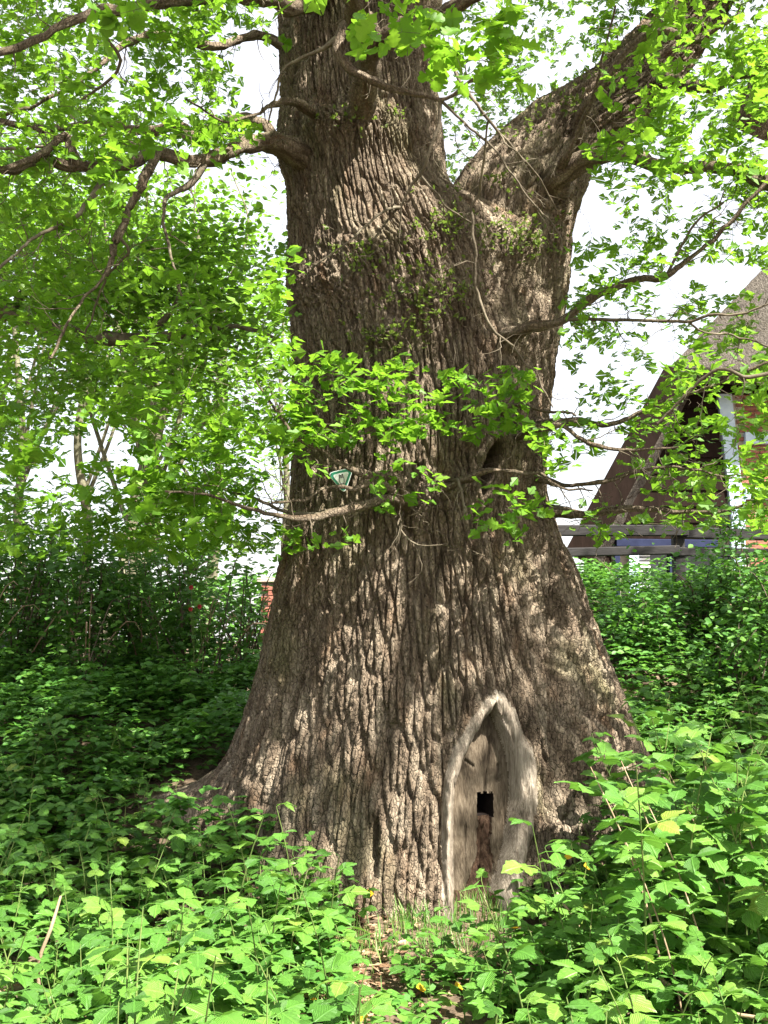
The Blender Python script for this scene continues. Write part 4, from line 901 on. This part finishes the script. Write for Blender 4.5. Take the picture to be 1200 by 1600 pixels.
for i, (x, y) in enumerate(((299, 918), (312, 948), (298, 952))):
    c = P(x, y, 9.0); t = empty('red_blossom', c, 'small red blossom deep in the shady thicket left of the oak', 'flower', 'red blossoms in the thicket')
    for k in range(6):
        a = k*1.047; d = unit(np.array([[math.cos(a), -.45, math.sin(a)]])); n = unit(np.cross(d, np.array([[math.sin(a), 0, -math.cos(a)]])))
        link('petal', leaves_mesh('petal', np.zeros((1, 3)), d, n, np.array([.026]), OVAL, 1.3), M['red'], t)
    zz = float(G(c[0], c[1]))-c[2]
    v, f = tube(smooth_path([(0, .0, 0, .003), (.03, .05, zz*.5, .003), (.02, .06, zz-.03, .004)], .1), 4); link('stem', mesh_np('stem', v, f), M['stem'], t)

# ------------------------------------------------------------------ bramble / raspberry plants
def leaflet(L, W, seed, out=None):
    """serrated, slightly cupped ovate leaflet along +x; quads"""
    prof_ = [(0, .02), (.10, .24), (.20, .33), (.30, .47), (.42, .44), (.54, .48), (.66, .36), (.76, .33), (.88, .15), (1, .0)]
    V, Fq, UVS = [], [], []
    for side in (1, -1):
        b = len(V)
        for i, (x, y) in enumerate(prof_):
            j = 1+.08*math.sin(seed*3+i*2.1+side)
            UVS.append((x, 0.)); UVS.append((x, y)); V.append((x*L, 0, -.16*L*x*x)); V.append((x*L+.03*L*(i % 2), side*y*W*j, .16*y*W-.20*L*x*x-(.02*L if i % 2 else 0)))
        for i in range(len(prof_)-1):
            q = [b+2*i, b+2*i+2, b+2*i+3, b+2*i+1]; Fq.append(q if side < 0 else q[::-1])
    return np.array(V), np.array(Fq), np.array(UVS)
def compound(n, L, seed):
    """compound leaf with petiole along +x then 3 or 5 leaflets"""
    r = random.Random(seed); Vs, Fs = [], []; cnt = 0
    Us = []
    def put(V, Fq, uv_=None):
        nonlocal cnt
        Us.append(np.zeros((len(V), 2)) if uv_ is None else uv_); Vs.append(V); Fs.append(Fq+cnt); cnt += len(V)
    pet = L*.75
    v, f = tube(np.array([(0, 0, 0, .0022), (pet*.5, 0, .012, .0018), (pet+L*.25, 0, .0, .0014)]), 4); put(v, f)
    spec = [(pet+L*.22, 0, 1.0)]+[(pet, s*r.uniform(62, 80), .86) for s in (1, -1)]
    if n == 5: spec = [(pet+L*.30, 0, 1.0), (pet+L*.12, 48, .85), (pet+L*.12, -48, .85), (pet, 105, .68), (pet, -105, .68)]
    for x, a, s in spec:
        V, Fq, uv_ = leaflet(L*s, L*s*(.85 if n == 3 else .7), r.random()*9)
        tl = math.radians(r.uniform(-22, 6)); ro = math.radians(r.uniform(-18, 18)); a = math.radians(a+r.uniform(-8, 8))
        Rm = np.array(Matrix.Rotation(a, 3, 'Z') @ Matrix.Rotation(-tl, 3, 'Y') @ Matrix.Rotation(ro, 3, 'X'))
        put(V@Rm.T+np.array([x, 0, 0]), Fq, uv_)
    me = mesh_np('leaf', np.vstack(Vs), np.vstack(Fs), uv=np.vstack(Us)); me.materials.append(M['bramble']); return me
leaf3 = [compound(3, .112, s) for s in range(6)]; leaf5 = [compound(5, .096, s+20) for s in range(4)]
def proto(seed, h, nl, kinds, lean=.25, cane=False):
    r = random.Random(seed); a = r.uniform(0, 6.283); lx, ly = math.cos(a)*lean*h, math.sin(a)*lean*h
    pts = [(0, 0, -.06, .0042), (lx*.2, ly*.2, h*.35, .0038), (lx*.55, ly*.55, h*.7, .003), (lx, ly, h, .002)]
    q = smooth_path(pts, .05); v, f = tube(q, 5); sm = mesh_np('stem', v, f, smooth=True); sm.materials.append(M['cane'] if cane else M['stem'])
    lv = []
    az = r.uniform(0, 6.283)
    for k in range(nl):
        t = .22+.78*(k+.5)/nl if k < nl-1 else 1.0
        p = q[min(len(q)-1, int(t*(len(q)-1)))][:3]; az += 2.4+r.uniform(-.5, .5)
        el = math.radians(r.uniform(-5, 30)+25*(t-.5)); sc = (1.15-.45*t)*r.uniform(.85, 1.2) if k < nl-1 else .6
        m = Matrix.Translation(Vector(p)) @ Matrix.Rotation(az, 4, 'Z') @ Matrix.Rotation(-el, 4, 'Y') @ Matrix.Rotation(r.uniform(-.35, .35), 4, 'X') @ Matrix.Scale(sc, 4)
        lv.append((r.choice(kinds), m))
    return sm, lv
protos_low = [proto(s, .30+.06*(s % 3), 7, leaf3 if s % 3 else leaf5) for s in range(7)]
protos_mid = [proto(30+s, .48+.07*(s % 3), 10, leaf3 if s % 2 else leaf3+leaf5) for s in range(6)]
protos_tall = [proto(60+s, .78+.10*(s % 3), 14, leaf3, .30, s % 3 == 0) for s in range(5)]
def plant(pr, x, y, sc, rz, label, group, tilt=0):
    sm, lv = pr
    if group:
        n5 = sum(m in leaf5 for m, _ in lv); look = ('low ' if len(lv) < 8 else 'knee-high ' if len(lv) < 12 else 'tall ')+('three-leaflet ' if not n5 else 'five-leaflet ' if n5 == len(lv) else 'mixed-leaved ')
        if sm.materials[0] == M['cane']: look = 'tall brown-stemmed '
        label = look+label; group = look+group
    e = empty('bramble_plant', (x, y, float(G(x, y))), label, 'plant', group, rz); e.scale = (sc, sc, sc); e.rotation_euler = (rng.normal(0, .06), rng.normal(0, .06), rz)
    link('stem', sm, None, e)
    for me, m in lv:
        o = bpy.data.objects.new('leaf', me); COL.objects.link(o); o.parent = e; o.matrix_local = m
taken = []
def free(x, y, d):
    for a, b in taken:
        if (a-x)**2+(b-y)**2 < d*d: return False
    taken.append((x, y)); return True
def trunk_hit(x, y):
    z = float(G(x, y)); k = int(np.clip((z-zs[0])/(zs[1]-zs[0]), 0, NZ-1)); th = math.atan2(x-cx[k], YC-y)
    rr = np.interp(th % (2*math.pi), np.sort(TH % (2*math.pi)), R[k][np.argsort(TH % (2*math.pi))]); return math.hypot(x-cx[k], y-YC) < rr+.05
def field(n, xr, yr, pr, sc, d, label, group, cond=lambda px, py: True):
    c = 0
    for _ in range(n*30):
        if c >= n: break
        y = rng.uniform(*yr); x = rng.uniform(*xr)
        px, py, _d = proj(np.array([x, y, float(G(x, y))])); px = float(px); py = float(py)
        if not (-90 < px < 1290) or not cond(px, py) or trunk_hit(x, y) or not free(x, y, d): continue
        plant(pr[rng.integers(len(pr))], x, y, rng.uniform(*sc), rng.uniform(0, 6.283), label, group); c += 1
    return c
path = lambda px, py: not (600 < px < 835 and py > 1505 and rng.random() < .96) and not (490 < px < 590 and py > 1400 and rng.random() < .86) and not (560 < px < 850 and 1330 < py < 1520) and not (230 < px < 470 and 1180 < py < 1345)
field(40, (.75, 2.4), (4.1, 6.1), protos_tall, (1.0, 1.35), .15, 'bramble in the sunlit stand right of the door-shaped scar', 'brambles right of the scar', lambda px, py: px > 1010 and path(px, py))
field(26, (.75, 2.2), (4.3, 6.2), protos_mid, (.8, 1.05), .15, 'bramble between the scar and the taller sunlit stand', 'brambles beside the scar', lambda px, py: 890 < px < 1030 and path(px, py))
field(60, (.1, 1.9), (3.2, 5.4), protos_mid+protos_low, (.6, 1.2), .14, 'bramble in the sunlit strip before the foot of the scar', 'brambles before the scar', lambda px, py: 600 < px and path(px, py) and (py > 1480 or px > 880))
field(120, (-2.4, .0), (3.1, 6.0), protos_mid+protos_low, (.6, 1.2), .145, 'bramble in the sunlit patch left of the bare litter strip', 'brambles left of the bare strip', lambda px, py: px < 570 and path(px, py))
field(70, (-3.0, -.2), (5.9, 7.8), protos_mid+protos_low, (.7, 1.0), .17, 'half-shaded bramble beside the long surface root left of the trunk', 'brambles beside the left surface root', lambda px, py: px < 400 and path(px, py) and not (225 < px < 470 and 1130 < py < 1345))
field(34, (1.5, 3.4), (6.2, 8.2), protos_mid, (.75, 1.05), .19, 'half-shaded bramble on the bank beside the right-hand root', 'brambles beside the right-hand root', lambda px, py: px > 960)
field(11, (0, .9), (4.3, 5.3), protos_low, (.35, .5), .12, 'bramble shoot on the grassy foot of the scar', 'bramble shoots on the grassy foot of the scar', lambda px, py: 590 < px < 850 and 1490 < py < 1640)
# maple-like seedling before the left toe of the trunk
sx, sy = bx(500, 5.55); plant(protos_tall[1], float(sx), 5.6, .62, 1.0, 'single taller leafy shoot standing before the left toe of the trunk', None)

# ------------------------------------------------------------------ ground cover, grass, litter
def cover(n, xr, yr, hgt, size, seed, cond, thr=.3):
    r = np.random.default_rng(seed); x = r.uniform(*xr, n); y = r.uniform(*yr, n); z = G(x, y)
    px, py, _ = proj(np.stack([x, y, z], -1)); k = cond(px, py, x, y) & (vnoise(x*2.2, y*2.2, seed) > thr); x, y, z = x[k], y[k], z[k]
    hh = hgt*(.35+.9*vnoise(x*1.7, y*1.7, seed+3)); m0 = len(x)
    z = z+hh*r.random(m0)**.7
    pos = np.repeat(np.stack([x, y, z], -1), 3, 0); m = len(pos); a0 = np.repeat(r.uniform(0, 6.283, m0), 3)+np.tile([0, 1.25, -1.25], m0)
    d = unit(np.stack([np.cos(a0), np.sin(a0), r.uniform(-.35, .2, m)], -1)); nn = np.array([0, -.1, 1.])+np.repeat(r.normal(0, .25, (m0, 3)), 3, 0)+r.normal(0, .15, (m, 3)); nn = unit(nn-np.sum(nn*d, 1)[:, None]*d)
    return pos, d, nn, np.repeat(size*r.uniform(.6, 1.3, m0), 3)
inT = lambda x, y: (np.hypot((x-.28)/1.25, (y-YC)/1.15) < 1) | ((x > -1.75) & (x < -.5) & (y > 6.55) & (y < 7.5)) | ((x > 1.2) & (x < 2.0) & (y > 6.6) & (y < 7.4))
def cov_obj(name, parts, mat, label, cat):
    p = [np.concatenate([q[i] for q in parts]) for i in range(4)]
    tag(link(name, leaves_mesh(name, p[0], p[1], p[2], p[3], OVAL, 1.15), M[mat]), label, cat, kind='stuff')
cov_obj('ground_cover', [cover(17000, (-5.5, -.1), (6.3, 11.5), .50, .07, 801, lambda px, py, x, y: (px < 480) & (px > -120) & ~inT(x, y), .10),
    cover(3500, (-2.6, 0), (3.0, 6.3), .22, .06, 802, lambda px, py, x, y: (px < 545) & (px > -80), .35)], 'cover', 'low leafy undergrowth covering the slope left of the oak', 'undergrowth')
cov_obj('ground_cover', [cover(17000, (1.0, 6.0), (6.3, 12.5), .46, .06, 803, lambda px, py, x, y: (px > 830) & (px < 1300) & ~inT(x, y), .12),
    cover(3500, (0, 2.4), (3.0, 6.3), .20, .06, 804, lambda px, py, x, y: (px > 585) & (px < 1260) & ~((px > 600) & (px < 800) & (py < 1530)), .35)], 'cover', 'low leafy undergrowth covering the bank right of the oak', 'undergrowth')
# grass tufts at the foot of the scar
r = np.random.default_rng(55); gp = []
for x, y, s, n in ((640, 1455, 40, 260), (740, 1445, 45, 260), (700, 1490, 50, 240), (560, 1490, 60, 260), (790, 1470, 30, 90), (540, 1560, 60, 200), (660, 1440, 50, 200)):
    for _ in range(n): gp.append((x+r.normal(0, s*.5), y+r.normal(0, 12)))
gv, gf = [], []; 
for k, (x, y) in enumerate(gp):
    Yg = 5.95-(y-1450)*.0135; xx = P(x, y, Yg)[0]; z = float(G(xx, Yg)); h = r.uniform(.05, .15); a = r.uniform(0, 6.283); w = .0035; l = np.array([math.cos(a), math.sin(a), 0])*h*r.uniform(.1, .7); sd_ = np.array([-math.sin(a), math.cos(a), 0])*w
    b = np.array([xx, Yg, z-.01]); n0 = len(gv); gv += [b-sd_, b+sd_, b+l*.4+[0, 0, h*.6]+sd_*.7, b+l*.4+[0, 0, h*.6]-sd_*.7, b+l+[0, 0, h*.95]+sd_*.1, b+l+[0, 0, h*.95]-sd_*.1]; gf += [(n0, n0+1, n0+2, n0+3), (n0+3, n0+2, n0+4, n0+5)]
tag(link('grass', mesh_np('grass', np.array(gv), np.array(gf), tint=np.repeat(r.random(len(gp)), 2)), M['grass']), 'short grass tufts at the foot of the door-shaped scar', 'grass', kind='stuff')
# dead leaves
n = 5200; x = r.uniform(-4, 4.5, n); y = r.uniform(3, 9.5, n); x[:900] = r.normal(-.27, .16, 900)+0; y[:900] = r.uniform(4.3, 5.9, 900); x[:900] *= y[:900]/5.2
k = ~inT(x, y); x, y = x[k], y[k]; m = len(x); z = G(x, y)+.012+r.random(m)*.02
a = r.uniform(0, 6.283, m); d = unit(np.stack([np.cos(a), np.sin(a), r.uniform(-.2, .3, m)], -1)); nn = np.array([0, 0, 1.])+r.normal(0, .3, (m, 3)); nn = unit(nn-np.sum(nn*d, 1)[:, None]*d)
tag(link('leaf_litter', leaves_mesh('leaf_litter', np.stack([x, y, z], -1), d, nn, r.uniform(.035, .08, m), OAK_LO, 1.2), M['litter']), 'dry brown fallen leaves scattered on the ground round the oak', 'leaf litter', kind='stuff')

# yellowed leaves that stand out among the brambles
for x, y, Yd in ((567, 1398, 5.85), (548, 1578, 4.5), (722, 1543, 4.55), (806, 1452, 5.3), (845, 1435, 5.3), (862, 1452, 5.2), (880, 1340, 5.7), (925, 1355, 5.6), (958, 1590, 4.2), (665, 1545, 4.6), (480, 1570, 4.5), (560, 1590, 4.3), (838, 1500, 5.0), (250, 1520, 4.8)):
    c = P(x, y, Yd); c[2] = max(c[2], float(G(c[0], c[1]))+.03)
    dd = unit(np.array([[rng.normal(), -.6, .4]])); n1 = np.array([[0, -.7, .7]])+rng.normal(0, .2, (1, 3)); n1 = unit(n1-np.sum(n1*dd, 1)[:, None]*dd)
    t = empty('yellow_leaf', c, 'small yellowed leaf standing out among the green brambles', 'leaf', 'yellowed leaves among the brambles')
    link('blade', leaves_mesh('blade', np.zeros((1, 3)), dd, n1, np.array([rng.uniform(.045, .065)]), OVAL, 1.5), M['yellow'], t)
    zz = float(G(c[0], c[1]))-c[2]; v, f = tube(smooth_path([(0, 0, 0, .0016), (.01, .015, zz*.5, .0018), (.015, .02, zz-.02, .002)], .05), 4); link('stalk', mesh_np('stalk', v, f), M['stem'], t)
# dry canes lying across the brambles
for pl, lb in (([(1030, 1530, 4.3, 2.6), (1090, 1562, 4.15, 3), (1150, 1585, 4.05, 3.2), (1230, 1605, 3.95, 3.4)], 'dry pale cane leaning across the brambles right of the scar'),
               ([(870, 1395, 5.1, 2), (905, 1450, 5.0, 3), (930, 1500, 4.95, 3.4), (940, 1530, 4.95, 3.6)], 'slanting yellowish cane rising among the brambles beside the scar'),
               ([(60, 1510, 4.5, 3), (80, 1450, 4.5, 2.8), (95, 1400, 4.55, 2)], 'upright yellowish cane in the sunlit brambles left of the oak')):
    w = np.array([(*P(a, b, c), r_*c/FPX) for a, b, c, r_ in pl]); b = w[-1, :3].copy() if 'left' not in lb else w[0, :3].copy()
    e_ = np.array([[b[0]+.02, b[1]+.03, float(G(b[0], b[1]))-.04, w[0, 3]]]); w = np.vstack([w, e_]) if 'left' not in lb else np.vstack([e_, w])
    q = smooth_path(w, .05); v, f = tube(q, 6); tag(link('dry_cane', mesh_np('dry_cane', v-b, f, smooth=True), M['cane'], loc=b), lb, 'cane')
